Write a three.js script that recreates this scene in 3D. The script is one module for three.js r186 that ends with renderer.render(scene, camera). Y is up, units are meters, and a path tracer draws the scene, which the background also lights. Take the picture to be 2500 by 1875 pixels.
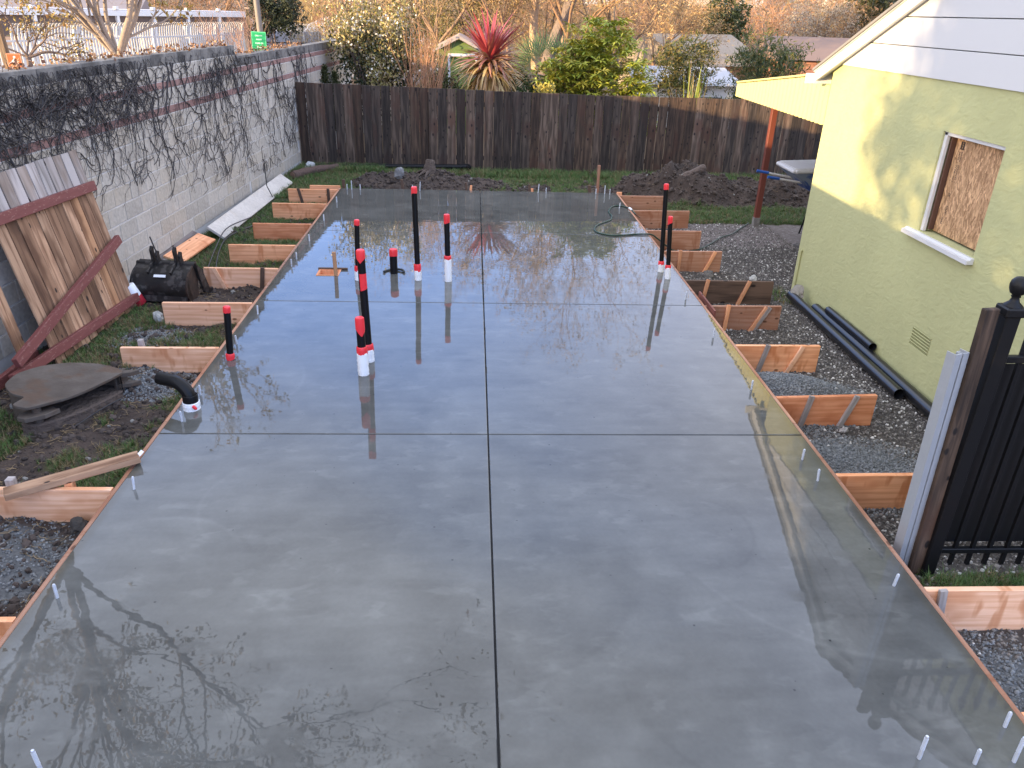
import * as THREE from 'three';
import { mergeGeometries } from 'three/addons/utils/BufferGeometryUtils.js';
import { Brush, Evaluator, SUBTRACTION } from 'three-bvh-csg';

// ---------------------------------------------------------------- camera, sky, sun, exposure
const scene = new THREE.Scene();
const camera = new THREE.PerspectiveCamera(53.076, 4 / 3, 0.05, 4000);
camera.position.set(0, 2.8, 0);
{
  const p = 25.96 * Math.PI / 180, y = 3.341 * Math.PI / 180, r = 1.796 * Math.PI / 180;
  const f = new THREE.Vector3(Math.sin(y) * Math.cos(p), -Math.sin(p), -Math.cos(y) * Math.cos(p));
  const rt = new THREE.Vector3(Math.cos(y), 0, Math.sin(y));
  const up = new THREE.Vector3().crossVectors(rt, f);
  const r2 = rt.clone().multiplyScalar(Math.cos(r)).addScaledVector(up, Math.sin(r));
  const u2 = up.clone().multiplyScalar(Math.cos(r)).addScaledVector(rt, -Math.sin(r));
  camera.quaternion.setFromRotationMatrix(new THREE.Matrix4().makeBasis(r2, u2, f.clone().negate()));
}
const renderer = new THREE.WebGLRenderer({ antialias: true });
renderer.toneMapping = THREE.LinearToneMapping;
renderer.toneMappingExposure = 2.45;
renderer.shadowMap.enabled = true;

const SUN = new THREE.Vector3(-1, 0.138, 0.56).normalize();     // low winter sun beyond the block wall, a little behind the camera
const sun = new THREE.DirectionalLight(new THREE.Color(1.0, 0.73, 0.41), 5.0);
sun.position.copy(SUN).multiplyScalar(60);
sun.castShadow = true; sun.shadow.radius = .7;
sun.shadow.camera.left = -40; sun.shadow.camera.right = 40; sun.shadow.camera.top = 30; sun.shadow.camera.bottom = -30; sun.shadow.camera.far = 160;
sun.shadow.mapSize.set(4096, 4096);
scene.add(sun, sun.target);

// ---------------------------------------------------------------- noise
const rng = s => () => { s = s + 0x6D2B79F5 | 0; let t = Math.imul(s ^ s >>> 15, 1 | s); t = t + Math.imul(t ^ t >>> 7, 61 | t) ^ t; return ((t ^ t >>> 14) >>> 0) / 4294967296; };
const R0 = rng(7);
const h2 = (x, y, s) => { let h = Math.imul(x, 374761393) + Math.imul(y, 668265263) + Math.imul(s, 1274126177) | 0; h = Math.imul(h ^ h >>> 13, 1274126177); h = Math.imul(h ^ h >>> 16, 2246822519); return ((h ^ h >>> 15) >>> 0) / 4294967296; };
const md = (a, b) => ((a % b) + b) % b;
function vn(x, y, px, py, s) {      // value noise with periods px, py
  const ix = Math.floor(x), iy = Math.floor(y); let fx = x - ix, fy = y - iy;
  fx = fx * fx * fx * (fx * (fx * 6 - 15) + 10); fy = fy * fy * fy * (fy * (fy * 6 - 15) + 10);
  const x0 = md(ix, px), x1 = md(ix + 1, px), y0 = md(iy, py), y1 = md(iy + 1, py);
  const a = h2(x0, y0, s), b = h2(x1, y0, s), c = h2(x0, y1, s), d = h2(x1, y1, s);
  return a + (b - a) * fx + (c - a) * fy + (a - b - c + d) * fx * fy;
}
function fbm(x, y, px, py, o, s) { let v = 0, a = .5, t = 0; for (let k = 0; k < o; k++) { v += a * vn(x, y, px, py, s + k * 17); t += a; a *= .5; x *= 2; y *= 2; px *= 2; py *= 2; } return v / t; }
const N = (x, y, o = 4, s = 1) => fbm(x, y, 65536, 65536, o, s);
const lerp = (a, b, t) => a + (b - a) * t, clamp = (v, a = 0, b = 1) => Math.min(b, Math.max(a, v));
const sm = (a, b, v) => { const t = clamp((v - a) / (b - a)); return t * t * (3 - 2 * t); };
const mix3 = (a, b, t) => [lerp(a[0], b[0], t), lerp(a[1], b[1], t), lerp(a[2], b[2], t)];
const V = (x, y, z) => new THREE.Vector3(x, y, z);

{ // the sky: blue low in the north, a veil of thin cloud overhead, bright and pale round the sun
  const w = 1024, h = 512, d = new Float32Array(w * h * 4);
  for (let j = 0; j < h; j++) for (let i = 0; i < w; i++) {
    const el = ((j + .5) / h - .5) * Math.PI, az = ((i + .5) / w - .5) * 2 * Math.PI;
    const y = Math.sin(el), x = Math.cos(el) * Math.cos(az), z = Math.cos(el) * Math.sin(az);
    const c = Math.max(-1, Math.min(1, x * SUN.x + y * SUN.y + z * SUN.z)), e = Math.max(0, y);
    let col = mix3([1.0, 1.10, 1.36], [.50, .84, 1.72], sm(0.02, .20, e));
    col = mix3(col, [.64, .82, 1.24], sm(.38, .85, e));
    const ch = (x * SUN.x + z * SUN.z) / Math.max(.05, Math.hypot(x, z) * Math.hypot(SUN.x, SUN.z));     // a clear sky is deepest blue across from the sun's line, paler towards and away from it
    col = mix3(col, [1.42, 1.34, 1.36], (ch > 0 ? .80 * sm(.05, .85, ch) : .9 * sm(.40, .95, -ch)) * sm(1.0, .25, e));
    const glow = Math.exp((c - 1) * 1.8), g2 = Math.exp((c - 1) * 14);
    col = [col[0] + .12 * glow + 1.3 * g2, col[1] + .10 * glow + 1.0 * g2, col[2] + .07 * glow + .5 * g2];
    if (e > 0.02) {
      const q = 1 / (e + .25), px = x * q * 1.1 + 11, pz = z * q * 1.1 + 7;
      const n = N(px + .9 * N(px * .7, pz * .7, 3, 5), pz * 1.6 + .9 * N(px * .8 + 9, pz * .8, 3, 6), 6, 3);
      const cl = sm(.30, .76, n) * sm(.30, .68, e);
      col = mix3(col, [1.36 + .2 * glow, 1.36 + .17 * glow, 1.40 + .12 * glow], cl * .82);
    }
    if (y < 0) col = [.42, .40, .38];
    col = col.map(q => q * .72);
    d.set([col[0], col[1], col[2], 1], (j * w + i) * 4);
  }
  const t = new THREE.DataTexture(d, w, h, THREE.RGBAFormat, THREE.FloatType);
  t.mapping = THREE.EquirectangularReflectionMapping; t.magFilter = t.minFilter = THREE.LinearFilter; t.wrapS = THREE.RepeatWrapping; t.needsUpdate = true;
  scene.background = t; scene.environment = t;
}

// ---------------------------------------------------------------- things, parts, materials
const taken = {};
const numbered = n => { const k = taken[n] = (taken[n] ?? -1) + 1; return k ? `${n}_${String(k).padStart(3, '0')}` : n; };
const shade = o => { o.castShadow = o.receiveShadow = true; return o; };
function tag(o, label, category, group, kind) { o.userData.label = label; o.userData.category = category; if (group) o.userData.group = group; if (kind) o.userData.kind = kind; return o; }
function thing(name, label, category, pos = [0, 0, 0], group) { const o = new THREE.Group(); o.name = numbered(name); o.position.set(...pos); scene.add(o); return tag(o, label, category, group, 'thing'); }
function part(name, geo, mat, parent, pos, rot) { const m = shade(new THREE.Mesh(geo, mat)); m.name = name; if (pos) m.position.set(...pos); if (rot) m.rotation.set(...rot); parent.add(m); return m; }
function solo(name, label, category, geo, mat, pos, group, rot) { const m = part(numbered(name), geo, mat, scene, pos, rot); return tag(m, label, category, group, 'thing'); }
function setting(name, geo, mat, label, category) { const m = part(name, geo, mat, scene); m.userData.kind = 'structure'; m.userData.label = label; m.userData.category = category; return m; }

function tex(w, h, f, o = {}) {     // f(u, v) -> [r, g, b] (sRGB 0..1)
  const d = new Uint8Array(w * h * 4);
  for (let j = 0; j < h; j++) for (let i = 0; i < w; i++) { const c = f((i + .5) / w, (j + .5) / h), k = (j * w + i) * 4; d[k] = clamp(c[0]) * 255; d[k + 1] = clamp(c[1]) * 255; d[k + 2] = clamp(c[2]) * 255; d[k + 3] = 255; }
  const t = new THREE.DataTexture(d, w, h); t.wrapS = t.wrapT = THREE.RepeatWrapping; t.magFilter = THREE.LinearFilter; t.minFilter = THREE.LinearMipmapLinearFilter; t.generateMipmaps = true;
  if (!o.data) t.colorSpace = THREE.SRGBColorSpace;
  if (o.size) t.repeat.set(1 / o.size[0], 1 / o.size[1]);
  t.needsUpdate = true; return t;
}
function ftex(w, h, f, size) {      // one-channel float map, for fine relief
  const d = new Float32Array(w * h * 4);
  for (let j = 0; j < h; j++) for (let i = 0; i < w; i++) { const c = f((i + .5) / w, (j + .5) / h); d.set([c, c, c, 1], (j * w + i) * 4); }
  const t = new THREE.DataTexture(d, w, h, THREE.RGBAFormat, THREE.FloatType); t.wrapS = t.wrapT = THREE.RepeatWrapping; t.magFilter = t.minFilter = THREE.LinearFilter; t.repeat.set(1 / size[0], 1 / size[1]); t.needsUpdate = true; return t;
}
const mat = (color, rough = .8, o = {}) => new THREE.MeshStandardMaterial({ color: Array.isArray(color) ? new THREE.Color().setRGB(...color) : color, roughness: rough, ...o });
const tint = (m, c) => { const k = m.clone(); k.color.setRGB(...c); return k; };

// ---------------------------------------------------------------- mesh building
class MB {
  constructor() { this.p = []; this.u = []; this.c = []; this.i = []; this.col = null; this.n = 0; }
  v(x, y, z, u = 0, w = 0) { this.p.push(x, y, z); this.u.push(u, w); if (this.col) this.c.push(...this.col); return this.n++; }
  tri(a, b, c) { this.i.push(a, b, c); }
  quad(a, b, c, d, su = 1, sv = 1) {   // four points, own vertices, uv in metres
    const l1 = Math.hypot(b[0] - a[0], b[1] - a[1], b[2] - a[2]), l2 = Math.hypot(d[0] - a[0], d[1] - a[1], d[2] - a[2]);
    const i = this.v(...a, 0, 0); this.v(...b, l1 * su, 0); this.v(...c, l1 * su, l2 * sv); this.v(...d, 0, l2 * sv);
    this.i.push(i, i + 1, i + 2, i, i + 2, i + 3);
  }
  poly(pts) { const i = this.n; for (const q of pts) this.v(...q, q[0], q[2]); for (let k = 1; k < pts.length - 1; k++) this.i.push(i, i + k, i + k + 1); }
  box(x, y, z, sx, sy, sz) { this.geo(cbox(sx, sy, sz, 0), new THREE.Matrix4().makeTranslation(x, y, z)); return this; }
  geo(g, m) {
    const P = g.attributes.position, U = g.attributes.uv, t = V(0, 0, 0), o = this.n;
    for (let k = 0; k < P.count; k++) { t.fromBufferAttribute(P, k); if (m) t.applyMatrix4(m); this.v(t.x, t.y, t.z, U ? U.getX(k) : 0, U ? U.getY(k) : 0); }
    if (g.index) for (const k of g.index.array) this.i.push(k + o); else for (let k = 0; k < P.count; k++) this.i.push(k + o);
    return this;
  }
  tube(pts, rad, sides = 6, cap = true) {
    const L = pts.length, t = V(0, 0, 0), a = V(0, 0, 0), b = V(0, 0, 0); let len = 0; const base = this.n;
    let ref = null;
    for (let k = 0; k < L; k++) {
      const p = pts[k], q0 = pts[Math.max(0, k - 1)], q1 = pts[Math.min(L - 1, k + 1)];
      t.set(q1[0] - q0[0], q1[1] - q0[1], q1[2] - q0[2]).normalize();
      if (!ref) { ref = Math.abs(t.y) > .9 ? V(1, 0, 0) : V(0, 1, 0); a.crossVectors(ref, t).normalize(); } else { a.addScaledVector(t, -a.dot(t)).normalize(); }
      b.crossVectors(t, a);
      if (k) len += Math.hypot(p[0] - q0[0], p[1] - q0[1], p[2] - q0[2]);
      const r = Array.isArray(rad) ? rad[k] : rad;
      for (let s = 0; s <= sides; s++) { const an = s / sides * Math.PI * 2, c = Math.cos(an) * r, d = Math.sin(an) * r; this.v(p[0] + a.x * c + b.x * d, p[1] + a.y * c + b.y * d, p[2] + a.z * c + b.z * d, s / sides * 2 * Math.PI * Math.max(r, .004), len); }
    }
    const S = sides + 1;
    for (let k = 0; k < L - 1; k++) for (let s = 0; s < sides; s++) { const i = base + k * S + s; this.i.push(i, i + 1, i + S + 1, i, i + S + 1, i + S); }
    if (cap) for (const k of [0, L - 1]) { const c = this.v(...pts[k], 0, 0), o = this.n; for (let s = 0; s < sides; s++) { const q = (base + k * S + s) * 3; this.v(this.p[q], this.p[q + 1], this.p[q + 2], this.p[q], this.p[q + 1]); } for (let s = 0; s < sides; s++) k ? this.i.push(c, o + s, o + (s + 1) % sides) : this.i.push(c, o + (s + 1) % sides, o + s); }
    return this;
  }
  build() {
    const g = new THREE.BufferGeometry();
    g.setAttribute('position', new THREE.Float32BufferAttribute(this.p, 3)); g.setAttribute('uv', new THREE.Float32BufferAttribute(this.u, 2));
    if (this.c.length) g.setAttribute('color', new THREE.Float32BufferAttribute(this.c, 3));
    g.setIndex(this.i); g.computeVertexNormals(); return g;
  }
}
function cbox(sx, sy, sz, ch = .003, ou = 0, ov = 0) {   // box with chamfered edges; u runs along its longest side, in metres
  const g = new MB(), h = [sx / 2, sy / 2, sz / 2], s = [sx, sy, sz], L = s.indexOf(Math.max(...s));
  const uvOf = (p, ax) => { const o = [0, 1, 2].filter(k => k !== ax); if (o.includes(L)) { const m = o.find(k => k !== L); return [p[L] + ou, p[m] + ov + ax * .13]; } return [p[o[0]] * .3 + ou, p[o[1]] * .3 + ov]; };
  const face = (ax, sg) => {
    const [a, b] = ax === 0 ? [1, 2] : ax === 1 ? [2, 0] : [0, 1], idx = [];
    for (const [da, db] of [[-1, -1], [1, -1], [1, 1], [-1, 1]]) { const p = [0, 0, 0]; p[ax] = sg * h[ax]; p[a] = da * (h[a] - ch); p[b] = db * (h[b] - ch); idx.push(g.v(...p, ...uvOf(p, ax))); }
    sg > 0 ? g.i.push(idx[0], idx[1], idx[2], idx[0], idx[2], idx[3]) : g.i.push(idx[0], idx[2], idx[1], idx[0], idx[3], idx[2]);
  };
  for (const ax of [0, 1, 2]) for (const sg of [-1, 1]) face(ax, sg);
  if (ch > 0) {
    for (let L2 = 0; L2 < 3; L2++) { const a = (L2 + 1) % 3, b = (L2 + 2) % 3;
      for (const sa of [-1, 1]) for (const sb of [-1, 1]) { const P = (l, w) => { const p = [0, 0, 0]; p[L2] = l * (h[L2] - ch); p[a] = sa * (w ? h[a] : h[a] - ch); p[b] = sb * (w ? h[b] - ch : h[b]); return p; };
        const q = [P(-1, 1), P(1, 1), P(1, 0), P(-1, 0)].map(p => g.v(...p, ...uvOf(p, a))); sa * sb > 0 ? g.i.push(q[0], q[2], q[1], q[0], q[3], q[2]) : g.i.push(q[0], q[1], q[2], q[0], q[2], q[3]);
        // winding: fix by centre test
        const i = g.i.length - 6, A = g.p.slice(q[0] * 3, q[0] * 3 + 3), B = g.p.slice(g.i[i + 1] * 3, g.i[i + 1] * 3 + 3), C = g.p.slice(g.i[i + 2] * 3, g.i[i + 2] * 3 + 3);
        const n = V(B[0] - A[0], B[1] - A[1], B[2] - A[2]).cross(V(C[0] - A[0], C[1] - A[1], C[2] - A[2])); const o = [0, 0, 0]; o[a] = sa; o[b] = sb;
        if (n.x * o[0] + n.y * o[1] + n.z * o[2] < 0) for (const k of [i, i + 3]) { const t = g.i[k + 1]; g.i[k + 1] = g.i[k + 2]; g.i[k + 2] = t; } } }
    for (const a of [-1, 1]) for (const b of [-1, 1]) for (const c of [-1, 1]) { const P = [[a * h[0], b * (h[1] - ch), c * (h[2] - ch)], [a * (h[0] - ch), b * h[1], c * (h[2] - ch)], [a * (h[0] - ch), b * (h[1] - ch), c * h[2]]].map(p => g.v(...p, ...uvOf(p, 0))); a * b * c > 0 ? g.i.push(P[0], P[1], P[2]) : g.i.push(P[0], P[2], P[1]); }
  }
  return g.build();
}
const M4 = (pos, rot = [0, 0, 0], sc = [1, 1, 1]) => new THREE.Matrix4().compose(V(...pos), new THREE.Quaternion().setFromEuler(new THREE.Euler(...rot)), V(...sc));
const lathe = (prof, seg = 20) => new THREE.LatheGeometry(prof.map(q => new THREE.Vector2(q[0], q[1])), seg);
function extr(pts, depth, bevel = 0) { const s = new THREE.Shape(pts.map(q => new THREE.Vector2(q[0], q[1]))); return new THREE.ExtrudeGeometry(s, { depth, bevelEnabled: bevel > 0, bevelSize: bevel, bevelThickness: bevel, bevelSegments: 1, curveSegments: 8 }); }
const crv = (pts, n) => new THREE.CatmullRomCurve3(pts.map(q => V(...q))).getPoints(n).map(q => [q.x, q.y, q.z]);

// ---------------------------------------------------------------- textures of matter
function woodTex(w, h, size, base, dark, o = {}) {
  const kn = [], r = rng(o.seed ?? 3); for (let k = 0; k < (o.knots ?? 7); k++) kn.push([r(), r(), .012 + .02 * r(), .5 + r()]);
  const px = Math.round(size[0] * 3), pyN = Math.round(size[1] * (o.grain ?? 60));
  return tex(w, h, (u, v) => {
    let warp = 0, knot = 0;
    for (const [kx, ky, kr] of kn) { let dx = Math.abs(u - kx), dy = Math.abs(v - ky); dx = Math.min(dx, 1 - dx) * size[0]; dy = Math.min(dy, 1 - dy) * size[1]; const d = Math.hypot(dx * .55, dy); warp += .035 * Math.exp(-d * d / (kr * kr * 3)) * Math.sign(v - ky || 1); knot = Math.max(knot, sm(kr * .75, kr * .35, d)); }
    const y = v + warp;
    const g1 = fbm(u * px, y * pyN, px, pyN, 4, 11 + (o.seed ?? 0)), g2 = fbm(u * px * 2, y * pyN * 4, px * 2, pyN * 4, 2, 31), lg = fbm(u * 3, v * 3, 3, 3, 3, 51 + (o.seed ?? 0));
    const ring = .5 + .5 * Math.sin((y * size[1] * (o.rings ?? 70) + 2.4 * fbm(u * 2, y * 4, 2, 4, 2, 71)) * 6.283);
    let t = clamp((o.c ?? .55) * g1 + .25 * g2 + .22 * ring + .3 * (lg - .5));
    t = sm(o.lo ?? .2, o.hi ?? .9, t);
    let c = mix3(dark, base, t);
    if (o.stain) { const s = sm(.55, .75, fbm(u * 4, v * 2, 4, 2, 4, 91)); c = mix3(c, o.stain, s * (o.stainAmt ?? .6)); }
    if (o.streak) { const s = sm(.62, .8, fbm(u * 26, v * 2, 26, 2, 3, 95)); c = mix3(c, o.streak, s * .6); }
    return mix3(c, o.knot ?? [dark[0] * .6, dark[1] * .55, dark[2] * .5], knot * .9);
  }, { size });
}
const tFir = woodTex(1024, 256, [2, .5], [.94, .775, .655], [.85, .645, .50], { seed: 1, stain: [.70, .44, .28], stainAmt: .42, streak: [.72, .47, .31], rings: 20, knots: 6, c: .7 });
const tFence = woodTex(1024, 256, [2, .5], [.47, .41, .36], [.19, .155, .125], { seed: 2, knots: 12, stain: [.34, .25, .205], stainAmt: .8, knot: [.08, .06, .055], lo: .12, hi: .92, rings: 10, grain: 34 });
const tGate = woodTex(1024, 256, [2, .5], [.72, .57, .45], [.43, .30, .21], { seed: 4, knots: 7, stain: [.42, .29, .20], stainAmt: .75, knot: [.13, .08, .055], rings: 7, c: .85, grain: 22 });
const tGrey = woodTex(1024, 256, [2, .5], [.70, .67, .65], [.45, .42, .40], { seed: 5, knots: 6, stain: [.53, .45, .38], stainAmt: .5, knot: [.16, .12, .1], rings: 7, c: .85, grain: 24 });
const tPaintRed = tex(512, 256, (u, v) => { const n = fbm(u * 6, v * 24, 6, 24, 5, 4), s = fbm(u * 40, v * 40, 40, 40, 2, 6), w = sm(.74, .8, s) * .5; return mix3(mix3([.40, .20, .185], [.50, .285, .26], n), [.62, .50, .45], w); }, { size: [1.2, .5] });
const tBlock = tex(512, 512, (u, v) => { const n = fbm(u * 5, v * 5, 5, 5, 5, 8), s = fbm(u * 60, v * 60, 60, 60, 2, 9), p = sm(.60, .8, fbm(u * 4, v * 3, 4, 3, 4, 12)); let c = mix3([.66, .632, .59], [.775, .747, .70], n); c = mix3(c, [.74, .66, .56], p * .35); const k = .93 + .14 * s; return [c[0] * k, c[1] * k, c[2] * k]; }, { size: [1.6, 1.6] });
const tCap = tex(512, 512, (u, v) => { const n = fbm(u * 5, v * 5, 5, 5, 5, 18), s = fbm(u * 50, v * 50, 50, 50, 2, 19); const c = mix3([.33, .32, .31], [.50, .485, .465], sm(.25, .75, n)), k = .9 + .2 * s; return [c[0] * k, c[1] * k, c[2] * k]; }, { size: [2, 2] });
const tBrick = tex(256, 256, (u, v) => { const n = fbm(u * 5, v * 5, 5, 5, 5, 28); return mix3([.52, .39, .365], [.66, .54, .51], n); }, { size: [.9, .9] });
const bRough = ftex(512, 512, (u, v) => fbm(u * 12, v * 12, 12, 12, 6, 44), [.5, .5]);
const bStucco = ftex(512, 512, (u, v) => { const w = fbm(u * 4, v * 4, 4, 4, 3, 40); return .7 * fbm(u * 14 + w * 2, v * 26 + w * 3, 14, 26, 4, 41) + .3 * fbm(u * 5, v * 5, 5, 5, 3, 46); }, [.8, .8]);
const tStucco = tex(512, 512, (u, v) => { const n = fbm(u * 4, v * 4, 4, 4, 5, 60), p = fbm(u * 30, v * 30, 30, 30, 3, 61); const k = .95 + .07 * n + .03 * p; return [.72 * k, .72 * k, .525 * k]; }, { size: [3, 3] });
const tOSB = (() => {   // strands of pressed board, with the mill's stamp along one edge
  const c = document.createElement('canvas'); c.width = 768; c.height = 768; const x = c.getContext('2d'), r = rng(77);
  x.fillStyle = '#a87e54'; x.fillRect(0, 0, 768, 768);
  for (let k = 0; k < 3600; k++) {
    const a = (r() - .5) * 1.3 + (r() < .5 ? 0 : Math.PI) + 1.45, L = 26 + 80 * r(), W = 5 + 17 * r(), t = r();
    x.save(); x.translate(r() * 768, r() * 768); x.rotate(a);
    x.fillStyle = `rgba(${136 + 92 * t | 0},${102 + 84 * t | 0},${68 + 74 * t | 0},${.45 + .5 * r()})`;
    x.beginPath(); x.moveTo(-L / 2, -W / 2); x.lineTo(L / 2 - 5 * r(), -W / 2 + 2 * r()); x.lineTo(L / 2, W / 2); x.lineTo(-L / 2 + 5 * r(), W / 2 - 2 * r()); x.fill();
    if (t < .3) { x.strokeStyle = 'rgba(70,44,26,.5)'; x.lineWidth = 1; x.stroke(); }
    x.restore();
  }
  x.save(); x.translate(64, 40); x.rotate(Math.PI / 2); x.fillStyle = 'rgba(30,20,15,.88)';
  x.fillRect(0, -62, 60, 58); x.fillStyle = '#b58f63'; x.font = 'bold 26px sans-serif'; x.fillText('APA', 4, -24); x.fillStyle = 'rgba(30,20,15,.85)';
  x.font = 'bold 26px sans-serif'; x.fillText('RATED', 74, -38); x.fillText('24/16', 74, -8); x.font = 'bold 34px sans-serif'; x.fillText('7/16', 176, -6); x.font = 'bold 24px sans-serif'; x.fillText('EXPOSURE 1', 176, -42); x.fillText('PS 2', 268, -8); x.font = 'bold 34px sans-serif'; x.fillText('JP', 400, -20); x.fillText('HUD', 500, -34); x.fillText('UM', 600, -8);
  x.restore();
  const t = new THREE.CanvasTexture(c); t.colorSpace = THREE.SRGBColorSpace; t.magFilter = THREE.LinearFilter; return t;
})();

const mFir = [], mFence = [], mGate = [], mGreyWood = [];
const off = (m, k) => { const c = m.clone(); c.map = m.map.clone(); c.map.offset.set(.37 * k, .29 * k); return c; };
{
  const f = new THREE.MeshStandardMaterial({ map: tFir, roughness: .62, bumpMap: bRough, bumpScale: .0012 });
  for (const [k, c] of [[1.10, 1.04, .97], [1.08, .98, .88], [.86, .58, .42], [1.08, .84, .64], [.55, .45, .40], [.42, .35, .33], [.78, .62, .50]].entries()) { const m = f.clone(); m.color.setRGB(...c); mFir.push(m); }
  const e = new THREE.MeshStandardMaterial({ map: tFence, roughness: .85, bumpMap: bRough, bumpScale: .002 });
  for (const c of [[.56, .54, .53], [.80, .74, .70], [.48, .47, .48], [.68, .57, .48], [.36, .34, .33], [1.08, 1.0, .94], [.54, .43, .35]]) mFence.push(tint(e, c));
  const g = new THREE.MeshStandardMaterial({ map: tGate, roughness: .75, bumpMap: bRough, bumpScale: .002 });
  for (const c of [[.90, .92, .93], [.64, .59, .55], [1.16, 1.17, 1.17], [.46, .41, .37], [.96, .85, .71]]) mGate.push(tint(g, c));
  const q = new THREE.MeshStandardMaterial({ map: tGrey, roughness: .85, bumpMap: bRough, bumpScale: .0015 });
  for (const c of [[1, 1, 1], [.85, .82, .8], [1.12, 1.1, 1.1]]) mGreyWood.push(tint(q, c));
}
const mRedPaint = new THREE.MeshStandardMaterial({ map: tPaintRed, roughness: .7, bumpMap: bRough, bumpScale: .001 });
const mBlock = [[1, 1, 1], [.94, .93, .92], [1.05, 1.04, 1.03], [.98, .95, .90]].map(c => tint(new THREE.MeshStandardMaterial({ map: tBlock, roughness: .92, bumpMap: bRough, bumpScale: .004 }), c));
const mCap = new THREE.MeshStandardMaterial({ map: tCap, roughness: .95, bumpMap: bRough, bumpScale: .005 });
const mBrick = [[1, 1, 1], [.86, .84, .84], [1.1, 1.06, 1.04]].map(c => tint(new THREE.MeshStandardMaterial({ map: tBrick, roughness: .92, bumpMap: bRough, bumpScale: .003 }), c));
const mMortar = mat([.56, .545, .52], .95, { bumpMap: bRough, bumpScale: .003 });
const mStucco = new THREE.MeshStandardMaterial({ map: tStucco, roughness: .88, bumpMap: bStucco, bumpScale: .006 });
const mWhite = mat([.62, .62, .615], .5), mWhiteRough = mat([.74, .74, .73], .75, { bumpMap: bRough, bumpScale: .001 });
const mBlackPlastic = new THREE.MeshPhysicalMaterial({ color: new THREE.Color().setRGB(.008, .008, .009), roughness: .35, specularIntensity: .4 }), mIron = new THREE.MeshPhysicalMaterial({ color: new THREE.Color().setRGB(.009, .009, .010), roughness: .4, specularIntensity: .45, bumpMap: bRough, bumpScale: .0006 });
const mTapeRed = mat([.80, .035, .045], .38), mTapeWhite = mat([.82, .83, .84], .5, { bumpMap: bRough, bumpScale: .002 });
const mZinc = mat([.62, .65, .70], .45, { metalness: .35, bumpMap: bRough, bumpScale: .001 });
const mSteelDirt = new THREE.MeshStandardMaterial({ map: tex(512, 512, (u, v) => { const n = fbm(u * 6, v * 6, 6, 6, 5, 81), s = sm(.56, .70, fbm(u * 9, v * 9, 9, 9, 5, 82)); return mix3(mix3([.075, .07, .07], [.20, .185, .175], n), [.40, .38, .36], s * .5); }, { size: [.6, .6] }), roughness: .5, metalness: .2, bumpMap: bRough, bumpScale: .004 });
const mRust = new THREE.MeshStandardMaterial({ map: tex(256, 256, (u, v) => { const n = fbm(u * 6, v * 6, 6, 6, 5, 84); return mix3([.13, .095, .075], [.30, .22, .17], n); }, { size: [.5, .5] }), roughness: .75, metalness: .1, bumpMap: bRough, bumpScale: .003 });
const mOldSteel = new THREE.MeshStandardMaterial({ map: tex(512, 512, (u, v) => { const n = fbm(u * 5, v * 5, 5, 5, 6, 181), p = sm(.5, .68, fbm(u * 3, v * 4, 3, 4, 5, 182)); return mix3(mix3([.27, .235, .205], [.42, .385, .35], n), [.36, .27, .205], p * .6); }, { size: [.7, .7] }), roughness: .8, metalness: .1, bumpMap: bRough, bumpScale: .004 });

// ---------------------------------------------------------------- the ground
const WX = z => -4.0 - .062 * (z + 9.1);            // face of the block wall
const bump = (x, z, cx, cz, rx, rz) => { const d = ((x - cx) / rx) ** 2 + ((z - cz) / rz) ** 2; return d < 1 ? (1 - d) * (1 - d) * (1 + .6 * d) : 0; };
function gh(x, z) {
  if (x > -2.24 && x < 2.47 && z > -13.28 && z < -2.0) return -.5;
  let y = x < 0 ? -.262 : -.292; if (z < -13.28) y = -.27;
  y += .035 * (N(x * 1.4, z * 1.4, 4, 3) - .5) + .014 * (N(x * 9, z * 9, 3, 4) - .5);
  const cl = N(x * 3.2, z * 3.2, 4, 9), cl2 = N(x * 10, z * 10, 3, 14);
  let m = .25 * bump(x, z, -.95, -14.45, 1.35, .9) + .16 * bump(x, z, .1, -14.5, 1.2, .8) + .12 * bump(x, z, -1.75, -14.6, .7, .7);
  m += .52 * bump(x, z, 4.0, -14.15, .85, .85) + .30 * bump(x, z, 3.4, -14.3, .9, .65) + .34 * bump(x, z, 5.1, -14.2, 1.1, .7) + .3 * bump(x, z, 6.3, -14.3, 1.3, .8) + .16 * bump(x, z, 2.9, -14.3, .6, .4);
  y += m * (.62 + .75 * cl) + (m > .02 ? .10 * (cl2 - .5) : 0);
  y += .20 * bump(x, z, 2.68, -6.05, .85, .55) + .05 * bump(x, z, 3.3, -6.0, .8, .4) + .05 * bump(x, z, 2.75, -4.9, .6, .5) + .07 * bump(x, z, -2.85, -6.12, .6, .3) + .08 * bump(x, z, -2.95, -3.75, .6, .4) + .05 * bump(x, z, 2.8, -3.5, .3, .2) + .07 * bump(x, z, -3.15, -7.1, .5, .4);
  if (z > -12.9 && x < -2.3) y += .05 * sm(.5, .75, N(x * 2.3, z * 2.3, 3, 22));
  if (z < -13.3 && x < -1.8) y += .05;
  return y;
}
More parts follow.
